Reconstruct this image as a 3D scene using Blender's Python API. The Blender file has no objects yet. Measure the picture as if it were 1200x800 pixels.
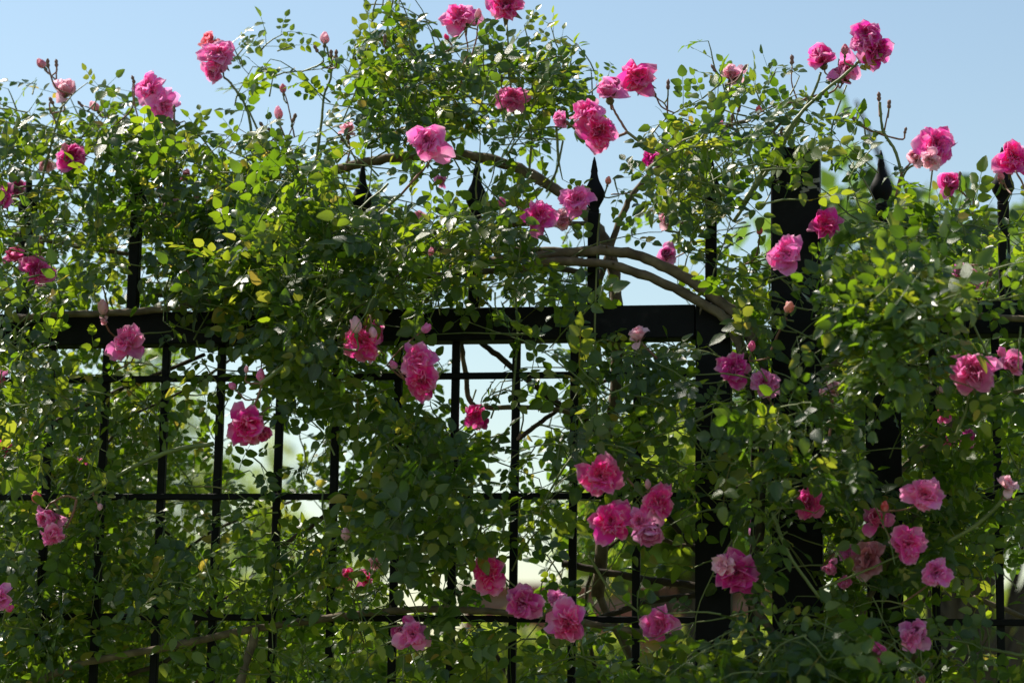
import bpy, math, random
import numpy as np
from mathutils import Vector, Matrix

random.seed(11)
rng = np.random.default_rng(11)
scene = bpy.context.scene
COL = scene.collection

# ---------------------------------------------------------------- camera
Z0 = 2.2                                   # height of the lattice's top wire above the ground
PITCH, YAW, ROLL = 0.17277, 0.15621, 0.0152
CAM = np.array([1.26456, -3.50173, Z0 - 0.56610])
FPX = 2833.0
_fw = np.array([-math.sin(YAW) * math.cos(PITCH), math.cos(YAW) * math.cos(PITCH), math.sin(PITCH)])
_r0 = np.array([math.cos(YAW), math.sin(YAW), 0.0])
_u0 = np.cross(_r0, _fw)
_rt = math.cos(ROLL) * _r0 + math.sin(ROLL) * _u0
_up = math.cos(ROLL) * _u0 - math.sin(ROLL) * _r0
cam_data = bpy.data.cameras.new('camera')
cam = bpy.data.objects.new('camera', cam_data)
COL.objects.link(cam)
cam.matrix_world = Matrix(((_rt[0], _up[0], -_fw[0], CAM[0]),
                           (_rt[1], _up[1], -_fw[1], CAM[1]),
                           (_rt[2], _up[2], -_fw[2], CAM[2]), (0, 0, 0, 1)))
cam_data.sensor_width = 36.0
cam_data.lens = FPX / 1200 * 36
cam_data.clip_start = 0.05
cam_data.clip_end = 3000
cam_data.dof.use_dof = True
cam_data.dof.focus_distance = 3.50
cam_data.dof.aperture_fstop = 4.0
cam_data.dof.aperture_blades = 9
scene.camera = cam

# ---------------------------------------------------------------- light
SUN_AZ = math.radians(-64)                 # measured from +Y (away from the camera) towards +X
SUN_EL = math.radians(50)
world = bpy.data.worlds.new('World')
scene.world = world
world.use_nodes = True
wn, wl = world.node_tree.nodes, world.node_tree.links
bg = wn['Background']
sky = wn.new('ShaderNodeTexSky')
sky.sky_type = 'NISHITA'
sky.sun_disc = False
sky.sun_elevation = SUN_EL
sky.sun_rotation = SUN_AZ
sky.air_density = 1.5
sky.dust_density = 0.3
sky.ozone_density = 1.0
wl.new(sky.outputs['Color'], bg.inputs['Color'])
bg.inputs['Strength'].default_value = 0.096
sun_data = bpy.data.lights.new('sun', 'SUN')
sun_data.energy = 5.0
sun_data.angle = math.radians(0.5)
sun_data.color = (1.0, 0.93, 0.81)
sun = bpy.data.objects.new('sun', sun_data)
COL.objects.link(sun)
sdir = Vector((math.sin(SUN_AZ) * math.cos(SUN_EL), math.cos(SUN_AZ) * math.cos(SUN_EL), math.sin(SUN_EL)))
sun.rotation_euler = (-sdir).to_track_quat('-Z', 'Y').to_euler()
sun.location = (-6, 4, 12)

scene.view_settings.view_transform = 'Standard'
scene.view_settings.look = 'None'
scene.view_settings.exposure = 0.50
scene.view_settings.gamma = 1.0
scene.view_settings.use_curve_mapping = False
scene.render.engine = 'CYCLES'
scene.cycles.use_denoising = True
scene.cycles.max_bounces = 8
scene.cycles.transmission_bounces = 6
scene.cycles.diffuse_bounces = 4

# ---------------------------------------------------------------- helpers
def ray(px, py):
    return _fw + _rt * (px - 600) / FPX - _up * (py - 400) / FPX

def at(px, py, Y=0.0):
    """point of the photograph (1200x800) on the upright plane y = Y"""
    d = ray(px, py)
    return CAM + d * ((Y - CAM[1]) / d[1])

def proj(P):
    d = np.asarray(P) - CAM
    z = d @ _fw
    return 600 + FPX * (d @ _rt) / z, 400 - FPX * (d @ _up) / z, z

def tag(o, label=None, cat=None, group=None, kind=None):
    if label: o['label'] = label
    if cat: o['category'] = cat
    if group: o['group'] = group
    if kind: o['kind'] = kind
    return o

def mesh_from(name, verts, faces, mat=None, smooth=True, attr=None):
    me = bpy.data.meshes.new(name)
    me.from_pydata([tuple(map(float, v)) for v in verts], [], faces)
    if smooth:
        me.polygons.foreach_set('use_smooth', [True] * len(me.polygons))
    if attr is not None:
        a = me.attributes.new('tint', 'FLOAT_COLOR', 'POINT')
        a.data.foreach_set('color', np.asarray(attr, dtype=np.float32).ravel())
    if mat: me.materials.append(mat)
    me.update()
    return me

def link(name, me, parent=None, M=None, color=None):
    o = bpy.data.objects.new(name, me)
    COL.objects.link(o)
    if parent is not None: o.parent = parent
    if M is not None: o.matrix_basis = M
    if color is not None: o.color = (*color, 1)
    return o

def empty(name, loc):
    o = bpy.data.objects.new(name, None)
    o.empty_display_size = 0.1
    COL.objects.link(o)
    o.location = loc
    return o

def smooth_path(pts, n=6):
    """Catmull-Rom through the points"""
    P = [np.asarray(p, float) for p in pts]
    if len(P) < 3: return P
    P = [2 * P[0] - P[1]] + P + [2 * P[-1] - P[-2]]
    out = []
    for i in range(1, len(P) - 2):
        a, b, c, d = P[i - 1], P[i], P[i + 1], P[i + 2]
        for k in range(n):
            t = k / n
            out.append(0.5 * ((2 * b) + (c - a) * t + (2 * a - 5 * b + 4 * c - d) * t * t + (3 * b - a - 3 * c + d) * t ** 3))
    out.append(P[-2])
    return out

def tube(verts, faces, path, rad, sides=6, cap=True):
    """append a tapered tube; rad is a number or one per point"""
    n = len(path)
    if not hasattr(rad, '__len__'): rad = [rad] * n
    base = len(verts)
    prev = None
    for i, p in enumerate(path):
        a = path[max(0, i - 1)]; b = path[min(n - 1, i + 1)]
        t = np.asarray(b) - np.asarray(a)
        t = t / (np.linalg.norm(t) + 1e-9)
        if prev is None:
            ref = np.array([0, 0, 1.0]) if abs(t[2]) < 0.9 else np.array([1.0, 0, 0])
            u = np.cross(t, ref)
        else:
            u = prev - t * (prev @ t)
        u = u / (np.linalg.norm(u) + 1e-9); prev = u
        v = np.cross(t, u)
        for k in range(sides):
            a_ = 2 * math.pi * k / sides
            verts.append(np.asarray(p) + rad[i] * (math.cos(a_) * u + math.sin(a_) * v))
    for i in range(n - 1):
        for k in range(sides):
            k2 = (k + 1) % sides
            faces.append((base + i * sides + k, base + i * sides + k2, base + (i + 1) * sides + k2, base + (i + 1) * sides + k))
    if cap:
        faces.append(tuple(base + k for k in range(sides))[::-1])
        faces.append(tuple(base + (n - 1) * sides + k for k in range(sides)))

def box_mesh(name, sx, sy, sz, mat, bev=0.0015):
    """box centred on x,y with its bottom at z=0 and chamfered upright edges"""
    b = min(bev, sx / 4, sy / 4)
    x, y = sx / 2, sy / 2
    ring = [(x - b, y), (-x + b, y), (-x, y - b), (-x, -y + b), (-x + b, -y), (x - b, -y), (x, -y + b), (x, y - b)]
    v, f = [], []
    levels = [(0, 0.0, b), (b, 0, 0), (sz - b, 0, 0), (sz, 0, b)]
    for z, _, ins in levels:
        for (rx, ry) in ring:
            v.append((rx - math.copysign(ins, rx), ry - math.copysign(ins, ry), z))
    for l in range(3):
        for k in range(8):
            k2 = (k + 1) % 8
            f.append((l * 8 + k, l * 8 + k2, l * 8 + 8 + k2, l * 8 + 8 + k))
    f.append(tuple(range(8))[::-1]); f.append(tuple(range(24, 32)))
    return mesh_from(name, v, f, mat, smooth=False)

# ---------------------------------------------------------------- materials
def new_mat(name):
    m = bpy.data.materials.new(name)
    m.use_nodes = True
    m.node_tree.nodes.clear()
    return m, m.node_tree.nodes, m.node_tree.links

def ramp(nodes, stops, interp='LINEAR'):
    r = nodes.new('ShaderNodeValToRGB')
    r.color_ramp.interpolation = interp
    e = r.color_ramp.elements
    e[0].position, e[0].color = stops[0][0], (*stops[0][1], 1)
    e[1].position, e[1].color = stops[-1][0], (*stops[-1][1], 1)
    for p, c in stops[1:-1]:
        x = e.new(p); x.color = (*c, 1)
    return r

def math_node(nodes, links, op, a, b=None):
    n = nodes.new('ShaderNodeMath'); n.operation = op
    for i, v in enumerate((a, b)):
        if v is None: continue
        if isinstance(v, (int, float)): n.inputs[i].default_value = v
        else: links.new(v, n.inputs[i])
    return n.outputs[0]

def leaf_material(name, stops, trans_stops, trans=0.44, rough=0.30, spec=0.6):
    m, n, l = new_mat(name)
    out = n.new('ShaderNodeOutputMaterial')
    at_ = n.new('ShaderNodeAttribute'); at_.attribute_name = 'tint'
    sep = n.new('ShaderNodeSeparateColor'); l.new(at_.outputs['Color'], sep.inputs[0])
    oi = n.new('ShaderNodeObjectInfo')
    s = math_node(n, l, 'ADD', sep.outputs[0], oi.outputs['Random'])
    s = math_node(n, l, 'FRACT', s)
    r1 = ramp(n, stops); l.new(s, r1.inputs[0])
    r2 = ramp(n, trans_stops); l.new(s, r2.inputs[0])
    # midrib a little paler, fine mottling
    tc = n.new('ShaderNodeTexCoord')
    noi = n.new('ShaderNodeTexNoise'); noi.inputs['Scale'].default_value = 130; noi.inputs['Detail'].default_value = 3
    l.new(tc.outputs['Object'], noi.inputs['Vector'])
    rib = math_node(n, l, 'LESS_THAN', sep.outputs[2], 0.10)
    rib = math_node(n, l, 'MULTIPLY', rib, 0.45)
    mx = n.new('ShaderNodeMix'); mx.data_type = 'RGBA'
    l.new(rib, mx.inputs['Factor']); l.new(r1.outputs[0], mx.inputs['A']); mx.inputs['B'].default_value = (0.09, 0.14, 0.03, 1)
    hs = n.new('ShaderNodeHueSaturation')
    l.new(math_node(n, l, 'ADD', math_node(n, l, 'MULTIPLY', noi.outputs[0], 0.9), 0.55), hs.inputs['Value'])
    l.new(mx.outputs['Result'], hs.inputs['Color'])
    # paler underside of a leaf
    geo = n.new('ShaderNodeNewGeometry')
    mb = n.new('ShaderNodeMix'); mb.data_type = 'RGBA'
    l.new(math_node(n, l, 'MULTIPLY', geo.outputs['Backfacing'], 0.4), mb.inputs['Factor'])
    l.new(hs.outputs[0], mb.inputs['A']); mb.inputs['B'].default_value = (0.055, 0.095, 0.030, 1)
    p = n.new('ShaderNodeBsdfPrincipled')
    l.new(mb.outputs['Result'], p.inputs['Base Color'])
    rr = math_node(n, l, 'ADD', math_node(n, l, 'MULTIPLY', noi.outputs[0], 0.25), rough - 0.1)
    rr = math_node(n, l, 'ADD', rr, math_node(n, l, 'MULTIPLY', geo.outputs['Backfacing'], 0.25))
    l.new(rr, p.inputs['Roughness'])
    p.inputs['Specular IOR Level'].default_value = spec
    bu = n.new('ShaderNodeBump'); bu.inputs['Strength'].default_value = 0.25; bu.inputs['Distance'].default_value = 0.002
    l.new(noi.outputs[0], bu.inputs['Height']); l.new(bu.outputs[0], p.inputs['Normal'])
    t = n.new('ShaderNodeBsdfTranslucent'); l.new(r2.outputs[0], t.inputs['Color'])
    mix = n.new('ShaderNodeMixShader'); mix.inputs[0].default_value = trans
    l.new(p.outputs[0], mix.inputs[1]); l.new(t.outputs[0], mix.inputs[2]); l.new(mix.outputs[0], out.inputs[0])
    return m

M_leaf = leaf_material('rose_leaf',
    [(0.0, (0.011, 0.028, 0.005)), (0.45, (0.022, 0.049, 0.007)), (0.80, (0.043, 0.080, 0.009)), (0.965, (0.10, 0.14, 0.015)), (0.99, (0.18, 0.18, 0.025)), (1.0, (0.30, 0.18, 0.03))],
    [(0.0, (0.16, 0.32, 0.010)), (0.45, (0.30, 0.50, 0.014)), (0.8, (0.46, 0.62, 0.018)), (0.965, (0.62, 0.66, 0.05)), (1.0, (0.80, 0.58, 0.08))])
M_leaf_far = leaf_material('tree_leaf',
    [(0.0, (0.035, 0.075, 0.02)), (0.5, (0.05, 0.105, 0.025)), (1.0, (0.09, 0.15, 0.03))],
    [(0.0, (0.14, 0.28, 0.03)), (0.5, (0.22, 0.38, 0.04)), (1.0, (0.36, 0.46, 0.06))], trans=0.45, rough=0.45, spec=0.4)
M_leaf_lime = leaf_material('lime_leaf',
    [(0.0, (0.09, 0.15, 0.02)), (0.5, (0.13, 0.20, 0.03)), (1.0, (0.17, 0.23, 0.05))],
    [(0.0, (0.36, 0.50, 0.03)), (0.5, (0.50, 0.62, 0.05)), (1.0, (0.66, 0.70, 0.10))], trans=0.5, rough=0.5, spec=0.4)

def petal_material():
    m, n, l = new_mat('rose_petal')
    out = n.new('ShaderNodeOutputMaterial')
    at_ = n.new('ShaderNodeAttribute'); at_.attribute_name = 'tint'
    sep = n.new('ShaderNodeSeparateColor'); l.new(at_.outputs['Color'], sep.inputs[0])
    oi = n.new('ShaderNodeObjectInfo')
    tc = n.new('ShaderNodeTexCoord')
    noi = n.new('ShaderNodeTexNoise'); noi.inputs['Scale'].default_value = 2.6; noi.inputs['Detail'].default_value = 4
    l.new(tc.outputs['Object'], noi.inputs['Vector'])
    # pale claw at the petal's base, streaks, slightly paler rims
    pale = n.new('ShaderNodeMix'); pale.data_type = 'RGBA'
    pale.inputs['B'].default_value = (0.95, 0.62, 0.78, 1)
    base_f = ramp(n, [(0.0, (0.95, 0.95, 0.95)), (0.22, (0.45, 0.45, 0.45)), (0.5, (0.0, 0.0, 0.0)), (0.85, (0.02, 0.02, 0.02)), (1.0, (0.55, 0.55, 0.55))])
    l.new(sep.outputs[1], base_f.inputs[0])
    nr = ramp(n, [(0.42, (0, 0, 0)), (0.66, (0.50, 0.50, 0.50))]); l.new(noi.outputs[0], nr.inputs[0])
    f = math_node(n, l, 'ADD', base_f.outputs[0], nr.outputs[0]); 
    f = math_node(n, l, 'MULTIPLY', f, 0.8)
    fc = n.new('ShaderNodeClamp'); l.new(f, fc.inputs[0])
    l.new(fc.outputs[0], pale.inputs['Factor']); l.new(oi.outputs['Color'], pale.inputs['A'])
    hs = n.new('ShaderNodeHueSaturation')
    l.new(pale.outputs['Result'], hs.inputs['Color'])
    l.new(math_node(n, l, 'ADD', math_node(n, l, 'MULTIPLY', sep.outputs[0], 0.5), 0.85), hs.inputs['Value'])
    p = n.new('ShaderNodeBsdfPrincipled')
    l.new(hs.outputs[0], p.inputs['Base Color'])
    p.inputs['Roughness'].default_value = 0.55
    p.inputs['Specular IOR Level'].default_value = 0.3
    p.inputs['Sheen Weight'].default_value = 0.15
    t = n.new('ShaderNodeBsdfTranslucent'); l.new(hs.outputs[0], t.inputs['Color'])
    mix = n.new('ShaderNodeMixShader'); mix.inputs[0].default_value = 0.5
    l.new(p.outputs[0], mix.inputs[1]); l.new(t.outputs[0], mix.inputs[2]); l.new(mix.outputs[0], out.inputs[0])
    return m
M_petal = petal_material()

def simple_mat(name, stops, scale=20, rough=0.6, spec=0.4, bump=0.3, bdist=0.002, stretch=None, detail=4, metallic=0):
    m, n, l = new_mat(name)
    out = n.new('ShaderNodeOutputMaterial')
    tc = n.new('ShaderNodeTexCoord')
    mp = n.new('ShaderNodeMapping')
    if stretch: mp.inputs['Scale'].default_value = stretch
    l.new(tc.outputs['Object'], mp.inputs[0])
    noi = n.new('ShaderNodeTexNoise'); noi.inputs['Scale'].default_value = scale; noi.inputs['Detail'].default_value = detail
    l.new(mp.outputs[0], noi.inputs['Vector'])
    r = ramp(n, stops); l.new(noi.outputs[0], r.inputs[0])
    p = n.new('ShaderNodeBsdfPrincipled')
    l.new(r.outputs[0], p.inputs['Base Color'])
    p.inputs['Roughness'].default_value = rough
    p.inputs['Specular IOR Level'].default_value = spec
    p.inputs['Metallic'].default_value = metallic
    bu = n.new('ShaderNodeBump'); bu.inputs['Strength'].default_value = bump; bu.inputs['Distance'].default_value = bdist
    l.new(noi.outputs[0], bu.inputs['Height']); l.new(bu.outputs[0], p.inputs['Normal'])
    l.new(p.outputs[0], out.inputs[0])
    return m

M_iron = simple_mat('black_iron', [(0.3, (0.0035, 0.0035, 0.004)), (0.6, (0.006, 0.006, 0.007)), (0.75, (0.014, 0.013, 0.013))], scale=60, rough=0.6, spec=0.16, bump=0.5, bdist=0.001)
M_bark = simple_mat('cane_bark', [(0.3, (0.085, 0.060, 0.038)), (0.5, (0.15, 0.11, 0.07)), (0.7, (0.24, 0.185, 0.12))], scale=45, rough=0.8, bump=0.8, bdist=0.003)
M_dark_bark = simple_mat('dark_bark', [(0.3, (0.03, 0.022, 0.016)), (0.7, (0.09, 0.065, 0.045))], scale=45, rough=0.85, bump=0.8, bdist=0.003)
M_green_stem = simple_mat('green_stem', [(0.3, (0.10, 0.13, 0.035)), (0.6, (0.17, 0.20, 0.06)), (0.8, (0.25, 0.17, 0.08))], scale=25, rough=0.5, bump=0.2)
M_red_stem = simple_mat('red_stem', [(0.3, (0.20, 0.085, 0.06)), (0.6, (0.28, 0.14, 0.09)), (0.8, (0.22, 0.20, 0.08))], scale=30, rough=0.5, bump=0.2)
M_calyx = simple_mat('calyx_green', [(0.3, (0.08, 0.11, 0.035)), (0.7, (0.20, 0.17, 0.08))], scale=60, rough=0.6, bump=0.2)
M_hip = simple_mat('dry_bud', [(0.3, (0.20, 0.10, 0.08)), (0.6, (0.34, 0.20, 0.16)), (0.8, (0.50, 0.34, 0.26))], scale=90, rough=0.75, bump=0.6)
M_ground = simple_mat('grass_ground', [(0.3, (0.05, 0.085, 0.02)), (0.55, (0.08, 0.12, 0.03)), (0.75, (0.14, 0.13, 0.06))], scale=1.5, rough=0.95, bump=0.6, bdist=0.05, detail=10)
M_soil = simple_mat('garden_soil', [(0.3, (0.05, 0.035, 0.022)), (0.7, (0.11, 0.08, 0.05))], scale=12, rough=0.95, bump=0.8, bdist=0.02, detail=8)

def post_material():
    m, n, l = new_mat('worn_black_post')
    out = n.new('ShaderNodeOutputMaterial')
    tc = n.new('ShaderNodeTexCoord')
    sep = n.new('ShaderNodeSeparateXYZ'); l.new(tc.outputs['Object'], sep.inputs[0])
    mp = n.new('ShaderNodeMapping'); mp.inputs['Scale'].default_value = (22, 22, 150); l.new(tc.outputs['Object'], mp.inputs[0])
    n1 = n.new('ShaderNodeTexNoise'); n1.inputs['Scale'].default_value = 1.6; n1.inputs['Detail'].default_value = 6; n1.inputs['Roughness'].default_value = 0.7
    l.new(mp.outputs[0], n1.inputs['Vector'])
    # two bands of scraped paint below the cap
    n3 = n.new('ShaderNodeTexNoise'); n3.inputs['Scale'].default_value = 260; n3.inputs['Detail'].default_value = 4
    mp3 = n.new('ShaderNodeMapping'); mp3.inputs['Scale'].default_value = (.35, .35, 1.0); l.new(tc.outputs['Object'], mp3.inputs[0]); l.new(mp3.outputs[0], n3.inputs['Vector'])
    wob = n.new('ShaderNodeTexNoise'); wob.inputs['Scale'].default_value = 45; wob.inputs['Detail'].default_value = 3; l.new(tc.outputs['Object'], wob.inputs['Vector'])
    def band(z, w, th):
        off = math_node(n, l, 'MULTIPLY', math_node(n, l, 'SUBTRACT', wob.outputs[0], .5), .028)
        d = math_node(n, l, 'ABSOLUTE', math_node(n, l, 'SUBTRACT', math_node(n, l, 'ADD', sep.outputs[2], off), z))
        inside = math_node(n, l, 'MAXIMUM', math_node(n, l, 'SUBTRACT', 1.0, math_node(n, l, 'DIVIDE', d, w)), 0.0)
        inside = math_node(n, l, 'POWER', inside, 0.5)
        right_ = math_node(n, l, 'ADD', math_node(n, l, 'MULTIPLY', sep.outputs[0], 4.0), 0.85)
        s = math_node(n, l, 'MULTIPLY', math_node(n, l, 'MULTIPLY', inside, n3.outputs[0]), right_)
        return math_node(n, l, 'GREATER_THAN', s, th)
    top = 0.332 + Z0
    b1 = band(top - 0.052, 0.009, 0.42)
    b2 = math_node(n, l, 'MULTIPLY', band(top - 0.067, 0.009, 0.40), math_node(n, l, 'GREATER_THAN', sep.outputs[0], 0.006))
    w = math_node(n, l, 'MAXIMUM', b1, b2)
    n2 = n.new('ShaderNodeTexNoise'); n2.inputs['Scale'].default_value = 60; n2.inputs['Detail'].default_value = 5; l.new(tc.outputs['Object'], n2.inputs['Vector'])
    r = ramp(n, [(0.3, (0.0035, 0.0035, 0.004)), (0.6, (0.006, 0.006, 0.007)), (0.8, (0.018, 0.016, 0.016))]); l.new(n2.outputs[0], r.inputs[0])
    mx = n.new('ShaderNodeMix'); mx.data_type = 'RGBA'
    l.new(w, mx.inputs['Factor']); l.new(r.outputs[0], mx.inputs['A']); mx.inputs['B'].default_value = (0.30, 0.27, 0.25, 1)
    p = n.new('ShaderNodeBsdfPrincipled'); l.new(mx.outputs['Result'], p.inputs['Base Color'])
    p.inputs['Roughness'].default_value = 0.6; p.inputs['Specular IOR Level'].default_value = 0.16
    bu = n.new('ShaderNodeBump'); bu.inputs['Strength'].default_value = 0.4; bu.inputs['Distance'].default_value = 0.001
    l.new(n2.outputs[0], bu.inputs['Height']); l.new(bu.outputs[0], p.inputs['Normal'])
    l.new(p.outputs[0], out.inputs[0])
    return m
M_post = post_material()

# ---------------------------------------------------------------- the setting
g = link('ground', mesh_from('ground', [(-600, -300, 0), (600, -300, 0), (600, 1500, 0), (-600, 1500, 0)], [(0, 1, 2, 3)], M_ground, smooth=False))
tag(g, kind='structure')
bed = link('planting_bed', mesh_from('planting_bed', [(-2.2, -0.55, 0.004), (3.4, -0.55, 0.004), (3.4, 0.75, 0.004), (-2.2, 0.75, 0.004)], [(0, 1, 2, 3)], M_soil, smooth=False))
tag(bed, kind='structure')

# ---------------------------------------------------------------- iron fence
def bar(name, parent, x, y, z, sx, sy, sz, mat=M_iron, bev=0.0012):
    me = box_mesh(name, sx, sy, sz, mat, bev)
    o = link(name, me, parent)
    o.location = (x - parent.location.x, y - parent.location.y, z)
    return o

def lathe(prof, seg=12, flat=1.0):
    v, f = [], []
    for r, z in prof:
        for k in range(seg):
            a = 2 * math.pi * k / seg
            v.append((r * math.cos(a), r * flat * math.sin(a), z))
    for i in range(len(prof) - 1):
        for k in range(seg):
            k2 = (k + 1) % seg
            f.append((i * seg + k, i * seg + k2, (i + 1) * seg + k2, (i + 1) * seg + k))
    f.append(tuple(range(seg))[::-1]); f.append(tuple((len(prof) - 1) * seg + k for k in range(seg)))
    return v, f

_sv, _sf = lathe([(0.0085, 0.0), (0.0085, 0.004), (0.0075, 0.006), (0.0105, 0.012), (0.0150, 0.020), (0.0166, 0.027), (0.0158, 0.033),
                  (0.0120, 0.041), (0.0080, 0.049), (0.0060, 0.056), (0.0052, 0.061), (0.0056, 0.064), (0.0042, 0.071), (0.0028, 0.079), (0.0008, 0.086)], 14, 0.62)
spear_mesh = mesh_from('spearhead', _sv, _sf, M_iron)
FIN_TOP = 0.332 + Z0
def finial_bar(parent, x, rail_top):
    h = FIN_TOP - 0.086 - rail_top
    o = bar('finial_bar', parent, x, 0.0, rail_top, 0.0165, 0.0165, h)
    s = link('spearhead', spear_mesh, o); s.location = (0, 0, h)
    s.rotation_euler = (0, 0, random.uniform(-0.15, 0.15))

# left panel
fl = empty('iron_fence', (0.2, 0, 0))
tag(fl, 'black iron fence panel with lattice bars and spear finials left of the thick square post', 'iron fence', 'black iron fence panels')
RAILB, RAILT = Z0 + 0.052, Z0 + 0.101
X_L = -1.15
top_rail = bar('top_rail', fl, (X_L + 0.987) / 2, 0, RAILB, 0.987 - X_L, 0.040, RAILT - RAILB); 
bar('stile', fl, 1.0135, 0, 0.06, 0.051, 0.046, RAILT + 0.002 - 0.06)
bar('bottom_rail', fl, (X_L + 0.987) / 2, 0, 0.16, 0.987 - X_L, 0.040, 0.05)
i = -12
while i <= 10:
    x = i * 0.09
    xo = x - (0.0016 if i % 2 else -0.001)
    b = bar('lattice_bar', fl, xo, 0.0 + random.uniform(-.0008, .0008), 0.212, 0.0115, 0.0115, RAILB - 0.212 - 0.0005)
    b.rotation_euler = (0, random.uniform(-0.0006, 0.0006), 0)
    i += 1
k = 0
while Z0 - k * 0.1793 > 0.25:
    z = Z0 - k * 0.1793
    bar('cross_bar', fl, (X_L + 0.987) / 2, -0.0075, z - 0.0048, 0.987 - X_L, 0.0085, 0.0095)
    k += 1
for x in (-0.928, -0.752, -0.576, -0.401, -0.226, -0.051, 0.125, 0.300, 0.479, 0.655, 0.834, 1.009):
    finial_bar(fl, x, RAILT + (0.002 if x > 1 else 0))
# right panel
fr = empty('iron_fence', (2.0, 0, 0))
tag(fr, 'black iron fence panel with lattice bars and spear finials right of the thick square post', 'iron fence', 'black iron fence panels')
X_R = 2.95
bar('top_rail', fr, (1.284 + X_R) / 2, 0, RAILB, X_R - 1.284, 0.040, RAILT - RAILB)
bar('stile', fr, 1.2580, 0, 0.06, 0.051, 0.046, RAILT + 0.002 - 0.06)
bar('bottom_rail', fr, (1.284 + X_R) / 2, 0, 0.16, X_R - 1.284, 0.040, 0.05)
x = 1.329
while x < X_R - 0.03:
    bar('lattice_bar', fr, x + random.uniform(-.001, .001), 0, 0.212, 0.0115, 0.0115, RAILB - 0.212 - 0.0005)
    x += 0.09
k = 0
while Z0 - k * 0.1793 > 0.25:
    z = Z0 - k * 0.1793 + (0.006 if k == 0 else -0.001)
    bar('cross_bar', fr, (1.284 + X_R) / 2, -0.0075, z - 0.0048, X_R - 1.284, 0.0085, 0.0095)
    k += 1
for x in (1.259, 1.434, 1.610, 1.786, 1.962, 2.138, 2.314, 2.49, 2.666, 2.842):
    finial_bar(fr, x, RAILT + (0.002 if x < 1.27 else 0))
# post between them, with hinge barrels on both sides
post = empty('fence_post', (1.1345, 0, 0))
tag(post, 'thick square black post with scraped paint near its top, between the two fence panels', 'post')
link('shaft', box_mesh('shaft', 0.0715, 0.0715, 0.332 + Z0 - 0.006, M_post, 0.002), post)
c = link('cap', box_mesh('cap', 0.0685, 0.0685, 0.006, M_iron, 0.002), post); c.location = (0, 0, 0.332 + Z0 - 0.006)
for hz in (1.05, 0.35):
    for sx in (-1, 1):
        h = link('hinge', box_mesh('hinge', 0.052 if sx < 0 else 0.055, 0.012, 0.035, M_iron, 0.002), post)
        h.location = (sx * (0.0358 + 0.031), 0.01, hz)

# ---------------------------------------------------------------- density maps (photograph split in 25 px and 50 px cells)
A_ROWS = """
000000000210 000025520000 100000000000 000000000000
000000000222 221158887653 443000000000 000000000000
000000000023 531178888987 657510000110 110000000000
210000000034 522489999998 888500001443 321000000000
443256310023 442588888877 788610003666 443000000000
777678862102 321477788876 677621567877 544310000000
888789974214 422455577766 556411688887 655410000000
886578886545 645664454555 343215788877 233430000000
875358898776 888754343455 443322579996 212442101123
876268898888 999854245556 543333379996 211334323334
898458999999 999986567777 665321269863 101356543356
888743689999 999998888887 765432147753 224678765666
878732789999 999998887766 665421036643 447899998775
887534788899 999998766666 764410014555 568999999765
864222334578 999998655554 554310001355 568999998655
851001013689 999987532233 445443353466 667999998655
873332111357 899877642001 224566665467 656799986444
886434322233 578888853001 223577775567 666788874344
885433333222 357788862112 234678875567 777765433345
775333222112 246788873113 244578764567 888643333345
665333233212 221346887653 335677643467 888754444445
665333333322 321136888764 334567533467 999876655566
554333334322 321246888642 223344444456 889987666667
544333333332 433456777754 233333333354 678887666667
443333443222 235788888765 444332221233 345777666655
443333443224 345777777555 444321122233 345777776555
544433433346 544554465555 344432112333 445777766432
555443334456 654444444333 333321111223 556777754321
666543334454 443344444322 233332111224 777876543221
777643333333 334566665432 222223223468 888887543222
777654333333 334577765432 444444445678 999888654332
666654333333 334577765432 556677788999 999998765433
"""
B_ROWS = """
000000000000000000000000
000000001332100000000000
110100012332200011000000
222210112221100012100000
333333333221100122001111
444455555444332112320234
663577777665541024235665
532247887533441134236655
654311367610124544456666
888741256621245554344566
888752125653356113234566
888742125543355111324556
787611455432444013135555
788733554321332012124322
777766543221221112233222
777776653222222222233222
"""
def parse(rows, w):
    out = []
    for r in rows.strip().splitlines():
        r = r.replace(' ', '')
        if len(r) != w: raise SystemExit('bad map row %d %r' % (len(out), r))
        out.append([int(c) for c in r])
    return np.array(out, float)
MA, MB = parse(A_ROWS, 48), parse(B_ROWS, 24)

def tau_at(M, cell, px, py):
    h, w = M.shape
    fx = min(max(px / cell - 0.5, 0), w - 1.001); fy = min(max(py / cell - 0.5, 0), h - 1.001)
    ix, iy = int(fx), int(fy); ax, ay = fx - ix, fy - iy
    v = (M[iy, ix] * (1 - ax) + M[iy, ix + 1] * ax) * (1 - ay) + (M[iy + 1, ix] * (1 - ax) + M[iy + 1, ix + 1] * ax) * ay
    if v < 0.9: v = 0
    return -math.log(1 - 0.965 * (v / 9.0) ** 1.5)

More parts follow.
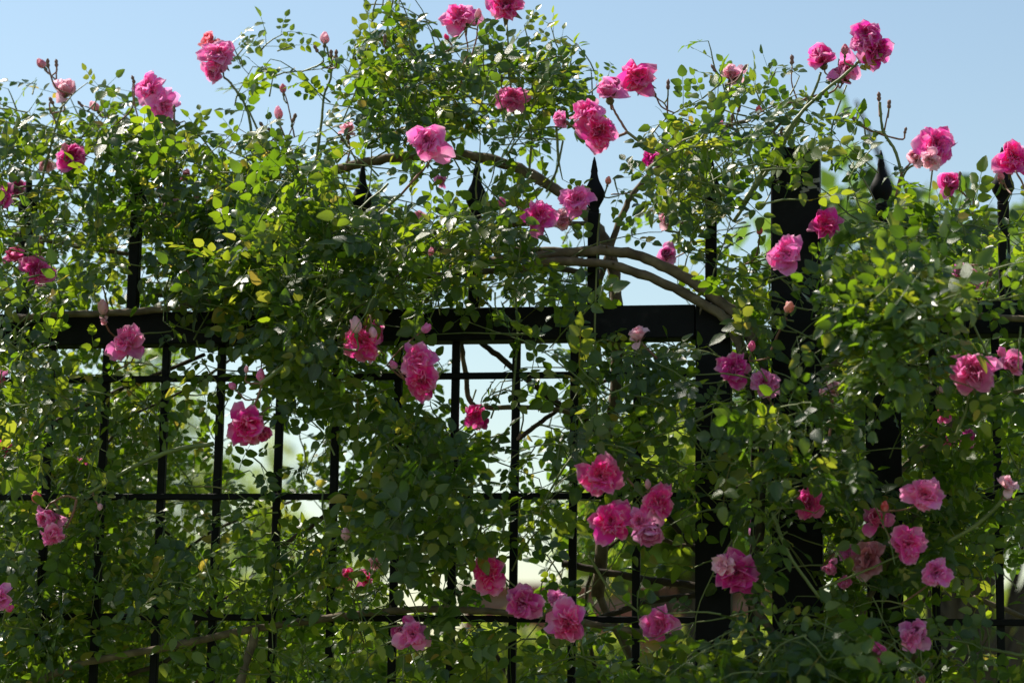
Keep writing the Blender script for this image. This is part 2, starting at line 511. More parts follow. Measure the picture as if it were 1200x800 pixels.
# ---------------------------------------------------------------- where the blossoms are (photograph pixels)
B = [
 # x, y, diameter, kind, colour, depth, lean right, lean up, label
 (245, 46, 26, 'ball', 'coral', .0, -.3, .8, 'coral pink rose above the high left cluster'), (257, 67, 42, 'open', 'light', -.02, .1, .3, None), (250, 84, 32, 'open', 'light', -.02, -.1, -.5, None),
 (176, 104, 42, 'open', 'light', -.03, -.2, .5, None), (190, 124, 34, 'open', 'light', -.04, .3, -.1, None), (75, 103, 34, 'ball', 'pale', -.02, .3, 1.2, None), (110, 124, 19, 'bud', 'pale', 0, -.5, .7, None), (48, 74, 18, 'bud', 'dusky', 0, -.6, .8, None),
 (86, 184, 38, 'open', 'mag', -.08, .1, .0, 'fading magenta rose with crumpled petals'), (76, 172, 14, 'bud', 'dusky', -.1, 0, .8, None), (3, 232, 34, 'open', 'mag', -.1, -.3, .2, None), (54, 196, 22, 'open', 'pale', .05, 0, .5, None),
 (17, 300, 28, 'ball', 'hot', -.1, -.3, .5, None), (43, 317, 40, 'open', 'mag', -.14, .1, 0, 'deep purple-magenta rose'), (20, 222, 26, 'open', 'deep', .03, .2, .2, None),
 (121, 360, 22, 'bud', 'pale', -.12, .1, .9, 'pale pink bud with one hanging petal'), (122, 376, 12, 'ball', 'pale', -.12, .0, -1.5, None), (150, 400, 44, 'open', 'light', -.12, -.1, .3, None),
 (203, 241, 24, 'ball', 'pale', -.06, .3, .6, None), (187, 221, 15, 'bud', 'pale', -.03, 0, .9, None), (219, 320, 16, 'bud', 'peach', -.1, -.5, .4, 'peach coloured bud'), (231, 228, 13, 'bud', 'dusky', -.02, .2, .9, None), (218, 206, 16, 'ball', 'dusky', .05, .2, .4, None),
 (291, 497, 50, 'open', 'hot', -.24, -.1, -.5, None), (310, 508, 26, 'ball', 'hot', -.24, .5, -.6, None), (272, 452, 14, 'bud', 'light', -.22, -.9, .1, None), (306, 440, 18, 'bud', 'light', -.24, .1, .9, None), (289, 433, 10, 'bud', 'pale', -.24, .1, .9, None),
 (43, 582, 20, 'bud', 'coral', -.2, -.3, .8, 'orange-red bud'), (57, 606, 40, 'open', 'light', -.2, -.1, -.4, None), (62, 624, 34, 'open', 'light', -.2, .2, -1.2, None), (117, 594, 12, 'bud', 'pale', -.17, 0, -.9, None),
 (0, 700, 30, 'open', 'light', -.2, -.3, 0, None), (12, 712, 16, 'bud', 'hot', -.2, .6, .4, None), (-2, 442, 24, 'ball', 'light', -.15, .3, 0, None), (3, 524, 20, 'open', 'hot', .12, .4, .2, None), (104, 503, 12, 'open', 'hot', .15, .1, .2, None), (95, 543, 14, 'open', 'hot', .15, .1, .2, None),
 (381, 44, 20, 'bud', 'pale', 0, .1, 1, None), (326, 133, 19, 'bud', 'pale', 0, -.1, 1, None), (331, 104, 14, 'bud', 'dusky', 0, -.2, 1, None), (408, 150, 24, 'ball', 'pale', 0, .2, 1.6, None),
 (501, 168, 50, 'open', 'light', -.26, .0, .1, None), (517, 213, 17, 'ball', 'light', .05, -.2, -.6, None), (491, 256, 20, 'ball', 'pale', .0, .2, .7, None), (505, 295, 14, 'bud', 'pale', -.1, .2, .6, None),
 (541, 22, 42, 'open', 'pink', -.02, -.3, .2, None), (594, 8, 52, 'open', 'hot', -.05, .1, .1, None), (560, 17, 15, 'bud', 'pale', -.05, .2, .8, None), (598, 117, 40, 'open', 'light', 0, .4, .3, None), (523, 43, 11, 'bud', 'hot', 0, -.3, .6, None),
 (657, 139, 24, 'ball', 'light', -.28, -.6, .3, None), (690, 133, 44, 'open', 'pink', -.28, -.2, .5, None), (702, 154, 48, 'open', 'hot', -.28, .2, -.3, None), (712, 103, 38, 'ball', 'light', -.24, -.1, .9, None), (718, 98, 28, 'ball', 'mag', -.2, .3, .9, None), (749, 93, 48, 'star', 'hot', -.08, -.3, .2, 'magenta rose with pointed star-like petals'),
 (764, 187, 24, 'star', 'mag', .02, -.6, .3, None), (778, 182, 18, 'star', 'mag', .02, .6, .3, None), (677, 236, 42, 'open', 'light', -.12, .1, .2, 'rose with deep pink and white streaked petals'), (632, 254, 42, 'open', 'pink', -.14, -.1, .1, None), (660, 256, 30, 'open', 'pale', -.05, .2, -.5, None), (588, 237, 16, 'bud', 'light', -.03, -.2, .9, None), (713, 211, 14, 'bud', 'peach', 0, .2, .8, None),
 (858, 86, 30, 'ball', 'pale', -.02, .2, .5, None), (889, 128, 14, 'bud', 'coral', -.04, .1, .8, None), (845, 144, 11, 'bud', 'pale', 0, 0, .5, None),
 (961, 66, 40, 'open', 'pink', -.06, -.2, .4, None), (1016, 44, 40, 'open', 'mag', -.1, -.2, .3, None), (1026, 60, 40, 'open', 'mag', -.1, .4, -.2, None), (989, 80, 38, 'open', 'light', -.07, .2, -.2, None), (990, 58, 16, 'bud', 'dusky', -.1, 0, .8, None), (1010, 52, 24, 'open', 'light', -.11, -.6, .2, None),
 (1096, 172, 48, 'open', 'pink', -.2, .2, .2, None), (1072, 183, 24, 'ball', 'pale', -.18, -.4, .2, None), (1090, 186, 26, 'open', 'pale', -.22, -.2, -.4, None), (1112, 213, 36, 'open', 'pink', -.05, -.1, .3, 'bright pink rose with a yellow-orange heart'), (1187, 187, 48, 'open', 'hot', -.06, .1, .2, None), (1173, 206, 14, 'bud', 'dusky', -.07, -.2, .4, None),
 (921, 299, 48, 'open', 'light', -.26, .0, .2, None), (968, 265, 40, 'star', 'hot', -.06, -.1, .2, None), (890, 270, 14, 'bud', 'coral', -.02, 0, .4, None),
 (781, 258, 24, 'ball', 'pale', -.16, .3, .1, None), (780, 297, 28, 'open', 'mauve', .04, 0, .1, None),
 (748, 392, 27, 'ball', 'pale', -.26, -.1, 1.0, None), (425, 400, 44, 'open', 'hot', -.28, .0, -.4, None), (415, 398, 32, 'open', 'hot', -.26, -.4, .2, None), (440, 388, 30, 'open', 'hot', -.24, .4, .2, None), (417, 381, 24, 'bud', 'pale', -.31, .0, .8, None), (437, 389, 17, 'bud', 'pale', -.31, .2, -.7, None),
 (500, 384, 19, 'bud', 'light', -.26, .8, .5, None), (489, 423, 44, 'open', 'pink', -.27, .0, .3, None), (494, 444, 44, 'open', 'hot', -.27, .2, -.5, None), (461, 427, 15, 'bud', 'light', -.27, -.7, .2, None),
 (557, 487, 26, 'open', 'hot', .03, .2, .1, None), (566, 494, 18, 'star', 'mag', .05, .2, -.5, None), (861, 431, 44, 'open', 'mag', -.24, -.1, .1, None), (896, 449, 34, 'open', 'mauve', -.24, .2, .1, None), (881, 405, 17, 'bud', 'light', -.22, .1, .8, None), (925, 359, 21, 'bud', 'peach', -.26, .2, .4, 'round peach coloured bud'),
 (976, 454, 24, 'ball', 'pale', -.24, .2, .9, None), (964, 460, 16, 'bud', 'pale', -.2, -.3, .8, None), (1141, 437, 56, 'open', 'light', -.3, -.1, .2, None), (1186, 425, 36, 'open', 'light', -.26, .1, .1, None), (1174, 412, 18, 'bud', 'light', -.24, -.3, .8, None), (1101, 458, 14, 'bud', 'pale', -.1, 0, .5, None),
 (1104, 484, 22, 'open', 'hot', .08, 0, .4, None), (1106, 520, 24, 'open', 'hot', .08, -.3, .3, None), (1134, 514, 22, 'open', 'mag', .05, .2, .2, None), (1124, 318, 22, 'ball', 'mauve', -.04, 0, .3, None), (1139, 326, 26, 'open', 'light', -.03, .3, .0, None), (1122, 325, 12, 'bud', 'hot', -.03, -.3, -.5, None),
 (705, 560, 52, 'open', 'hot', -.28, -.1, .1, None), (717, 612, 50, 'open', 'hot', -.28, -.1, .2, 'hot pink rose with an orange heart'), (772, 590, 44, 'open', 'hot', -.27, .1, .3, None), (762, 624, 44, 'ball', 'mauve', -.28, .0, -.4, None), (750, 612, 30, 'open', 'light', -.28, 0, .1, None), (759, 567, 15, 'bud', 'pale', -.26, 0, .9, None),
 (574, 673, 44, 'open', 'hot', -.2, -.1, .2, None), (614, 706, 46, 'open', 'mag', -.22, .0, -.2, None), (667, 728, 50, 'open', 'pink', -.24, .0, -.3, None), (653, 702, 28, 'open', 'mauve', -.2, -.2, .6, None), (483, 744, 38, 'open', 'light', -.2, .2, .1, None), (472, 738, 28, 'open', 'mag', -.17, -.4, -.2, None), (405, 625, 20, 'bud', 'pale', -.22, 0, .9, None),
 (428, 678, 26, 'open', 'hot', .12, .3, -.2, None), (408, 674, 18, 'open', 'hot', .12, -.2, .3, None), (440, 660, 18, 'open', 'pale', .14, .2, .3, None), (773, 731, 44, 'open', 'pink', -.2, -.1, .1, None),
 (863, 671, 52, 'star', 'mag', -.26, .0, -.2, 'ragged magenta rose in front of the iron stile'), (850, 662, 28, 'open', 'pale', -.27, -.5, .3, None), (888, 611, 26, 'open', 'light', .12, .4, .2, None), (946, 590, 40, 'open', 'pink', -.2, .3, -.3, None), (1083, 581, 50, 'open', 'light', -.28, .1, .2, None),
 (1028, 606, 36, 'open', 'pink', -.22, -.2, .2, None), (1037, 593, 17, 'bud', 'coral', -.25, .1, .7, None), (1064, 637, 50, 'open', 'pink', -.25, .0, -.1, None), (1097, 672, 42, 'open', 'light', -.27, .0, .1, None), (1015, 655, 44, 'open', 'dusky', -.18, .1, .0, 'withering rose with brownish petals'), (996, 650, 26, 'open', 'mauve', -.16, -.4, .2, None),
 (973, 664, 22, 'ball', 'light', -.18, -.2, -.9, None), (990, 682, 20, 'ball', 'light', -.18, .2, -.9, None), (1182, 567, 24, 'ball', 'pale', -.26, .2, .6, None), (1074, 740, 38, 'open', 'mauve', -.24, .0, .3, None), (1068, 748, 28, 'open', 'light', -.24, -.3, -.2, None), (1028, 764, 26, 'ball', 'pink', -.25, -.1, .5, None), (1080, 799, 18, 'ball', 'pale', -.15, 0, .6, None),
 (76, 540, 9, 'open', 'hot', .2, 0, .2, None), (230, 800, 12, 'open', 'hot', .1, 0, .2, None), (1093, 425, 10, 'bud', 'pale', -.1, .1, .4, None), (1012, 410, 9, 'open', 'hot', -.02, 0, 0, None),
]

_BC = np.array([at(b[0], b[1], b[5]) for b in B if b[2] >= 20])
_BR = np.array([b[2] * .5 * 0.00124 + .012 for b in B if b[2] >= 20])
_SD = np.array(sdir)
def shades_blossom(P):
    """blossoms sit out in the sun: keep most leaves off the line from a blossom to the sun"""
    v = P - _BC
    t = v @ _SD
    q = np.linalg.norm(v - t[:, None] * _SD, axis=1)
    return bool(((t > .01) & (t < .55) & (q < _BR)).any())

def blocks_view(P):
    """would a leaf here hide a blossom, the post's head or an arching cane that the photo shows in the clear?"""
    x, y, z = proj(P)
    for (bx, by, d, kind, col, Y, fx, fz, lab) in B:
        r = d * .5 + 5
        if abs(x - bx) < r and abs(y - by) < r and P[1] < Y + .05 and (x - bx) ** 2 + (y - by) ** 2 < r * r and Y < .07:
            return True
    if 903 < x < 966 and 196 < y < 330 and P[1] < 0 and random.random() < .8: return True
    if 640 < x < 850 and 0 < (y - (292 + max(0, x - 735) * .55)) + 8 < 34 and P[1] < 0 and random.random() < .85: return True
    if 60 < x < 228 and 360 < y < 402 and P[1] < 0 and random.random() < .8: return True
    if 535 < x < 850 and 362 < y < 400 and P[1] < 0 and random.random() < .6: return True
    if 812 < x < 860 and (362 < y < 470 or 600 < y < 740) and P[1] < 0 and random.random() < .88: return True
    for (x0, y0, x1, y1) in ((385, 205, 450, 186), (450, 186, 545, 182), (545, 182, 610, 198), (610, 198, 690, 255), (690, 255, 720, 325), (720, 325, 724, 362)):
        if x0 - 4 <= x <= x1 + 4 and abs(y - (y0 + (y1 - y0) * (x - x0) / (x1 - x0 + .01))) < 13 and P[1] < .05 and random.random() < .65: return True
    if 1015 < x < 1056 and (485 < y < 565 or 690 < y < 800) and P[1] < 0 and random.random() < .85: return True
    if 907 < x < 964 and (355 < y < 440 or 605 < y < 700) and P[1] < 0 and random.random() < .82: return True
    for fx_ in (425, 558, 697, 1032, 1175):
        if abs(x - fx_) < 16 and 175 < y < 250 and P[1] < 0 and random.random() < .8: return True
    return False

# ---------------------------------------------------------------- compound rose leaves
def leaflet(V, F, C, base, d, nrm, L, W, fold, curl, tint):
    """ovate leaflet folded on its midrib"""
    s = np.cross(d, nrm)
    ts = [0.0, 0.16, 0.40, 0.66, 0.87, 1.04]
    ws = [0.0, 0.74, 1.0, 0.80, 0.40, 0.0]
    b = len(V)
    mid = []
    for t in ts:
        p = base + d * (L * t) - nrm * (curl * L * t * t)
        V.append(p); mid.append(p); C.append((tint, t, 0.0, 1))
    for side in (-1, 1):
        for k in range(1, 5):
            w = W * 0.5 * ws[k]
            V.append(mid[k] + s * (side * w * math.cos(fold)) + nrm * (w * math.sin(fold)) + d * (L * 0.03 * (-1) ** k))
            C.append((tint, ts[k], 1.0, 1))
    for side, o in ((-1, 6), (1, 10)):
        fs = [(0, 1, o), (1, 2, o + 1, o), (2, 3, o + 2, o + 1), (3, 4, o + 3, o + 2), (4, 5, o + 3)]
        for q in fs:
            q = tuple(b + i for i in q)
            F.append(q if side < 0 else q[::-1])

def make_leaf_variant(rs, n_pairs):
    V, F, C = [], [], []
    L = 1.0                                   # rachis length, scaled later
    bend = rs.uniform(-0.15, 0.45)
    side_b = rs.uniform(-0.2, 0.2)
    def rach(t): return np.array([side_b * t * t, t, -bend * t * t * 0.6])
    path = [rach(t) for t in (0, 0.5, 1.0)]
    tube(V, F, path, [0.016, 0.011, 0.008], 3, cap=False)
    t0 = rs.uniform(0, 1)
    C += [((t0 + 0.1) % 1, 0.0, 0.0, 1)] * len(V)
    ps = [0.36 + 0.60 * k / n_pairs for k in range(n_pairs)]
    for t in ps:
        p = rach(t)
        for sd in (-1, 1):
            a = math.radians(rs.uniform(48, 72))
            d = np.array([sd * math.sin(a), math.cos(a), rs.uniform(-0.35, 0.15)]); d /= np.linalg.norm(d)
            n0 = np.array([rs.uniform(-.3, .3), rs.uniform(-.3, .3), 1.0]); n0 -= d * (n0 @ d); n0 /= np.linalg.norm(n0)
            Ln = rs.uniform(0.30, 0.38) * (0.85 + 0.3 * t)
            leaflet(V, F, C, p + d * 0.03, d, n0, Ln, Ln * rs.uniform(0.68, 0.86), rs.uniform(0.12, 0.45), rs.uniform(-0.05, 0.3), min(0.999, max(0, t0 * 0.999 + rs.uniform(-.06, .06))))
    d = rach(1.0) - rach(0.85); d /= np.linalg.norm(d)
    n0 = np.array([rs.uniform(-.2, .2), 0, 1.0]); n0 -= d * (n0 @ d); n0 /= np.linalg.norm(n0)
    Ln = rs.uniform(0.36, 0.43)
    leaflet(V, F, C, rach(1.0), d, n0, Ln, Ln * rs.uniform(0.66, 0.84), rs.uniform(0.12, 0.4), rs.uniform(0, 0.35), t0)
    return np.array(V), F, np.array(C)

rs = random.Random(5)
VARS = [make_leaf_variant(rs, rs.choice([1, 2, 2, 2, 3])) for _ in range(30)]
VAR_MESH = [mesh_from('leaf', v, f, M_leaf, True, c) for v, f, c in VARS]
VAR_LOOPS = []
for v, f, c in VARS:
    VAR_LOOPS.append((np.array([len(q) for q in f], np.int32), np.array([i for q in f for i in q], np.int32)))

def frame(d, n):
    d = d / (np.linalg.norm(d) + 1e-9)
    n = n - d * (n @ d); n = n / (np.linalg.norm(n) + 1e-9)
    return np.stack([np.cross(d, n), d, n], 1)

def bulk_leaves(name, items, mat, parent):
    """join many leaves into one mesh; items: (variant, 3x3*scale, position, tint shift)"""
    VV, CC, LS, LI = [], [], [], []
    off = 0
    for var, A, P, sh in items:
        v, f, c = VARS[var]
        VV.append(v @ A.T + P)
        c2 = c.copy(); c2[:, 0] = (c2[:, 0] + sh) % 1.0
        CC.append(c2)
        ls, li = VAR_LOOPS[var]
        LS.append(ls); LI.append(li + off); off += len(v)
    VV = np.concatenate(VV).astype(np.float32); CC = np.concatenate(CC).astype(np.float32)
    LS = np.concatenate(LS); LI = np.concatenate(LI)
    return bulk_mesh(name, VV, LS, LI, CC, mat, parent)

def bulk_mesh(name, VV, LS, LI, CC, mat, parent):
    me = bpy.data.meshes.new(name)
    me.vertices.add(len(VV)); me.vertices.foreach_set('co', VV.ravel())
    me.loops.add(len(LI)); me.loops.foreach_set('vertex_index', LI.astype(np.int32))
    me.polygons.add(len(LS))
    st = np.concatenate([[0], np.cumsum(LS)[:-1]]).astype(np.int32)
    me.polygons.foreach_set('loop_start', st)
    me.polygons.foreach_set('use_smooth', np.ones(len(LS), bool))
    a = me.attributes.new('tint', 'FLOAT_COLOR', 'POINT')
    a.data.foreach_set('color', CC.astype(np.float32).ravel())
    me.materials.append(mat)
    me.update(calc_edges=True)
    o = link(name, me, parent)
    o['kind'] = 'stuff'
    return o

# ---------------------------------------------------------------- plants
class Plant:
    def __init__(self, name, base, label, cat, group=None):
        self.root = empty(name, base)
        tag(self.root, label, cat, group)
        self.base = np.array(base, float)
        self.leaves = []            # (variant, A, P, tint shift)
        self.tw_v, self.tw_f = [], []
        self.nodes = []
    def rel(self, P): return np.asarray(P) - self.base
    def node_array(self):
        if not hasattr(self, '_na'): self._na = np.array(self.nodes)
        return self._na
    def cane(self, pts, rad, mat=M_bark, name='cane', sides=8, knots=True):
        path = smooth_path([self.rel(p) for p in pts], 7)
        self.nodes += [tuple(p) for p in path[::2]] + [tuple(path[-1])]
        n = len(path)
        r0, r1 = rad if hasattr(rad, '__len__') else (rad, rad * 0.85)
        rr = [(r0 + (r1 - r0) * i / (n - 1)) * random.uniform(0.93, 1.10) for i in range(n)]
        V, F = [], []
        path = [p + np.array([random.gauss(0, 1), random.gauss(0, 1), random.gauss(0, 1)]) * rr[i] * 0.10 for i, p in enumerate(path)]
        tube(V, F, path, rr, sides)
        if knots:                   # thorns and old side-shoot stubs
            for i in range(3, n - 2, 3):
                if random.random() < 0.7:
                    a = np.array([random.gauss(0, 1), random.gauss(0, .6), random.gauss(0, 1)]); a /= np.linalg.norm(a)
                    L = rr[i] * random.uniform(1.5, 2.3)
                    tube(V, F, [path[i], path[i] + a * L * 0.7, path[i] + a * L + np.array([0, 0, -rr[i] * .3])], [rr[i] * 0.42, rr[i] * 0.25, rr[i] * 0.03], 4)
        return link(name, mesh_from(name, V, F, mat), self.root)
    def add_leaf(self, P, d, n, scale):
        A = frame(d, n) * scale
        self.leaves.append((random.randrange(len(VARS)), A, self.rel(P), random.random()))
    def twig(self, P0, D, M, cell, n_nodes, step, scale, up_bias, face, droop, seed_tau, rad=0.0011, loose=False):
        P = np.array(P0, float); D = np.array(D, float); D /= np.linalg.norm(D)
        pts = [P.copy()]
        side = random.choice((-1, 1))
        placed = 0; last = 0
        n_tw = np.array([-0.12, -face, up_bias]) + rng.normal(0, .42, 3)
        for k in range(n_nodes):
            D = D + np.array([random.gauss(0, .13), random.gauss(0, .13), random.gauss(0, .13) - droop])
            D /= np.linalg.norm(D)
            P = P + D * step
            x, y, _ = proj(P)
            t = tau_at(M, cell, x, y)
            if t <= 0 and not loose: break
            pts.append(P.copy())
            sv = np.cross(D, np.array([0, -1.0, 0.3])); sv /= (np.linalg.norm(sv) + 1e-6)
            side = -side
            ld = D * random.uniform(.3, .9) + sv * side * random.uniform(.6, 1.0) + np.array([0, -face * .3, 0]) + rng.normal(0, .25, 3)
            nr = n_tw + rng.normal(0, .27, 3)
            tip = P + ld / np.linalg.norm(ld) * scale * 0.8
            xt, yt, _ = proj(tip)
            tt = tau_at(M, cell, xt, yt)
            if blocks_view(P + (tip - P) * .6): continue
            if random.random() < .8 and shades_blossom(P + (tip - P) * .6): continue
            if loose or random.random() < min(1.0, (tt + 0.02) / max(seed_tau, .05)) * (tt > 0):
                self.add_leaf(P, ld, nr, scale * random.uniform(.75, 1.2)); placed += 1; last = len(pts)
        pts = pts[:last]
        if len(pts) > 1:
            n = len(pts)
            self.nodes += [tuple(self.rel(p)) for p in pts[1:]]
            tube(self.tw_v, self.tw_f, [self.rel(p) for p in pts], [rad * (1.25 - 0.8 * i / n) for i in range(n)], 4, cap=False)
        return placed
    def finish(self):
        """the leaves that show largest become parts, the rest one mass"""
        W, H = 300, 200
        zb = np.full((H, W), 1e9); ib = np.full((H, W), -1, int)
        info = []
        for idx, (var, A, P, sh) in enumerate(self.leaves):
            Pw = P + self.base + A[:, 1] * 0.8
            x, y, z = proj(Pw)
            s = np.linalg.norm(A[:, 1])
            nrm = A[:, 2] / s
            v = (CAM - Pw); v /= np.linalg.norm(v)
            facing = abs(nrm @ v)
            rpx = s * 0.55 * FPX / z
            info.append((x, y, z, rpx, facing))
            if -10 < x < 1210 and -10 < y < 810:
                r = max(1, int(rpx / 4 * 0.8))
                cx, cy = int(x / 4), int(y / 4)
                for yy in range(max(0, cy - r), min(H, cy + r + 1)):
                    for xx in range(max(0, cx - r), min(W, cx + r + 1)):
                        if z < zb[yy, xx] and (yy - cy) ** 2 + (xx - cx) ** 2 <= r * r:
                            zb[yy, xx] = z; ib[yy, xx] = idx
        cnt = np.bincount(ib[ib >= 0].ravel(), minlength=len(self.leaves)) if len(self.leaves) else []
        score = [(cnt[i] * (0.3 + info[i][4]), i) for i in range(len(self.leaves))]
        score.sort(reverse=True)
        chosen = set(i for s, i in score[:300] if s > 0)
        rest = []
        for i, it in enumerate(self.leaves):
            if i in chosen:
                var, A, P, sh = it
                M = Matrix([[*A[0], P[0]], [*A[1], P[1]], [*A[2], P[2]], [0, 0, 0, 1]])
                link('leaf', VAR_MESH[var], self.root, M)
            else: rest.append(it)
        if rest: bulk_leaves('foliage', rest, M_leaf, self.root)
        if self.tw_v:
            o = link('twigs', mesh_from('twigs', self.tw_v, self.tw_f, M_green_stem), self.root); o['kind'] = 'stuff'

left = Plant('climbing_rose', (0.30, -0.10, 0), 'climbing rose with pink blossoms over the front of the fence left of the square post', 'climbing rose', 'climbing roses on the fence')
right = Plant('climbing_rose', (1.55, -0.12, 0), 'climbing rose with pink blossoms covering the post and the fence panel at the right', 'climbing rose', 'climbing roses on the fence')
back = Plant('climbing_rose', (0.20, 0.34, 0), 'backlit climbing rose growing behind the lattice, seen between the iron bars', 'climbing rose', 'climbing roses on the fence')

def front_y(px, py):
    """which stretches of foliage bulge towards the camera"""
    y = 0.0
    for (cx, cy, rx, ry, a) in ((430, 300, 190, 130, .30), (1070, 370, 170, 120, .42), (930, 520, 150, 150, .34), (700, 470, 120, 120, .26),
                                (480, 560, 140, 140, .26), (830, 210, 90, 80, .24), (900, 760, 260, 110, .34), (60, 420, 110, 170, .28),
                                (250, 640, 90, 90, .20), (420, 760, 110, 80, .2)):
        y = max(y, a * math.exp(-(((px - cx) / rx) ** 2 + ((py - cy) / ry) ** 2)))
    return -y

def scatter(M, cell, total_scale, layer, px_pad=0):
    h, w = M.shape
    T = np.array([[tau_at(M, cell, (x + .5) * cell, (y + .5) * cell) for x in range(w)] for y in range(h)])
    pr = (T / T.sum()).ravel()
    target = T.sum() * cell * cell * total_scale / 165.0
    n = 0; tries = 0
    while n < target and tries < 90000:
        tries += 1
        k = rng.choice(len(pr), p=pr)
        px = (k % w + random.random()) * cell; py = (k // w + random.random()) * cell
        st = T.ravel()[k]
        if layer == 'A':
            fy = front_y(px, py)
            Y = random.uniform(fy, 0.10) if random.random() < .6 else fy + random.gauss(0, .03)
            if abs(Y) < 0.035: Y = -0.045 if random.random() < .6 else 0.045
            plant = left if px + random.gauss(0, 12) < 872 else right
            face, upb, droop, sc = 0.50, 0.60, 0.05, 0.041
            if py < 300: D = np.array([random.gauss(0, .8), random.gauss(-.1, .3), abs(random.gauss(.5, .5))])
            elif py > 500: D = np.array([random.gauss(0, .8), -.25 + random.gauss(0, .3), random.gauss(-.25, .6)]); droop = 0.10
            else: D = np.array([random.gauss(0, .9), random.gauss(-.2, .3), random.gauss(.1, .6)])
        else:
            Y = random.uniform(0.10, 0.50)
            plant = back
            face, upb, droop, sc = 0.55, 0.55, 0.05, 0.042
            D = np.array([random.gauss(0, .8), random.gauss(0, .3), random.gauss(0, .7)])
        P0 = at(px, py, Y)
        if layer == 'A': sc *= 1.10 + .14 * min(1, max(0, (py - 190) / 120))
        else: sc *= 1.12
        n += plant.twig(P0, D, M, cell, random.randint(4, 8), random.uniform(.014, .021), sc * random.uniform(.8, 1.15), upb, face, droop, st)
    return n
nA = scatter(MA, 25, 1.35, 'A')
nB = scatter(MB, 50, 2.2, 'B')

# foliage carried on past the edges of the frame
for k in range(260):
    r = random.random()
    if r < 0.36: px, py, pl = random.uniform(-220, -15), random.uniform(160, 900), left
    elif r < 0.62: px, py, pl = random.uniform(1215, 1500), random.uniform(330, 900), right
    else:
        px, py = random.uniform(0, 1200), random.uniform(815, 1050); pl = left if px < 870 else right
    Yb = random.uniform(-.22, .3)
    if abs(Yb) < .04: Yb = .06
    P0 = at(px, py, Yb)
    pl.twig(P0, (random.gauss(0, .8), random.gauss(-.1, .3), random.gauss(.1, .6)), MA, 25, random.randint(4, 7), .016, .045, .55, .7, .05, 1, loose=True)

# ---------------------------------------------------------------- canes
def pxpath(pts, Y):
    out = []
    for i, p in enumerate(pts):
        yy = p[2] if len(p) > 2 else Y
        out.append(at(p[0], p[1], yy))
    return out
PX = 0.00124
left.cane(pxpath([(375, 207), (420, 192), (480, 183), (545, 182), (600, 195), (650, 221), (688, 252), (710, 285), (720, 330), (724, 400, .06), (716, 520, .08), (700, 700, .1)], 0.06), (6.0 * PX, 7.5 * PX))
left.cane(pxpath([(560, 308), (620, 302), (680, 295), (735, 297), (790, 318), (840, 350), (872, 380), (888, 415)], -0.035), (5.6 * PX, 7.2 * PX))
left.cane(pxpath([(886, 405), (897, 450), (890, 620, -.03), (880, 900, -.05)], -0.035), (6.0 * PX, 4.5 * PX), M_dark_bark)
left.cane(pxpath([(600, 318), (650, 307), (712, 310), (762, 325), (810, 348), (853, 376), (872, 420)], -0.045), (4.8 * PX, 6.2 * PX))
left.cane(pxpath([(870, 410), (880, 470, 0), (884, 600, .05), (872, 900, .05)], -0.045), (5.5 * PX, 3.6 * PX), M_dark_bark)
left.cane(pxpath([(430, 278), (500, 273), (560, 268), (620, 262), (690, 262)], 0.04), (3.8 * PX, 3.0 * PX))
left.cane(pxpath([(400, 288), (480, 293), (560, 293), (640, 293), (700, 300)], 0.05), (4.0 * PX, 3.5 * PX))
left.cane(pxpath([(430, 326), (500, 323), (570, 318), (640, 314), (700, 322)], 0.045), (4.2 * PX, 3.5 * PX))
left.cane(pxpath([(-60, 385), (40, 371), (120, 367), (190, 362), (250, 352), (310, 340), (400, 330)], -0.035), (4.2 * PX, 4.5 * PX))
left.cane(pxpath([(170, 350), (230, 336), (290, 326), (350, 315), (420, 302)], 0.05), (4.6 * PX, 3.6 * PX))
left.cane(pxpath([(-40, 290), (10, 275), (50, 281), (100, 290), (160, 300), (230, 320)], 0.06), (3.2 * PX, 2.6 * PX))
left.cane(pxpath([(40, 800), (100, 776), (200, 757), (300, 736), (400, 722), (480, 714), (560, 715), (640, 722), (760, 742)], -0.03), (4.6 * PX, 3.8 * PX))
left.cane(pxpath([(540, 402), (546, 440), (551, 470), (570, 477), (640, 478), (690, 490)], 0.06), (3.0 * PX, 3.0 * PX))
left.cane(pxpath([(562, 400), (600, 430), (650, 470), (700, 505), (760, 560)], 0.07), (3.2 * PX, 5.0 * PX), M_dark_bark)
left.cane(pxpath([(600, 520), (640, 490), (700, 450), (760, 430)], 0.08), (3.0 * PX, 2.4 * PX), M_dark_bark)
left.cane(pxpath([(660, 660), (720, 672), (780, 682), (850, 690)], 0.07), (4.2 * PX, 4.6 * PX), M_dark_bark)
left.cane(pxpath([(700, 725), (760, 705), (820, 696), (870, 690)], 0.06), (3.6 * PX, 3.6 * PX), M_dark_bark)
left.cane(pxpath([(740, 612), (790, 637), (815, 640), (850, 655)], 0.05), (2.6 * PX, 3.0 * PX))
left.cane(pxpath([(755, 560), (790, 615), (830, 660)], 0.05), (2.8 * PX, 3.2 * PX), M_dark_bark)
left.cane(pxpath([(700, 335), (730, 250), (752, 215), (790, 180), (830, 155), (880, 140)], 0.05), (4.2 * PX, 2.5 * PX))
left.cane(pxpath([(55, 500), (110, 470), (170, 445), (240, 415)], 0.06), (3.5 * PX, 2.6 * PX), M_dark_bark)
left.cane(pxpath([(60, 560), (120, 525), (150, 490), (225, 452), (300, 400)], 0.14), (2.2 * PX, 1.6 * PX), M_dark_bark)
left.cane(pxpath([(330, 640), (400, 590), (450, 548), (500, 500)], 0.05), (3.2 * PX, 2.4 * PX), M_dark_bark)
left.cane(pxpath([(420, 700), (470, 680), (520, 665), (600, 652)], 0.05), (2.2 * PX, 1.8 * PX), M_green_stem)
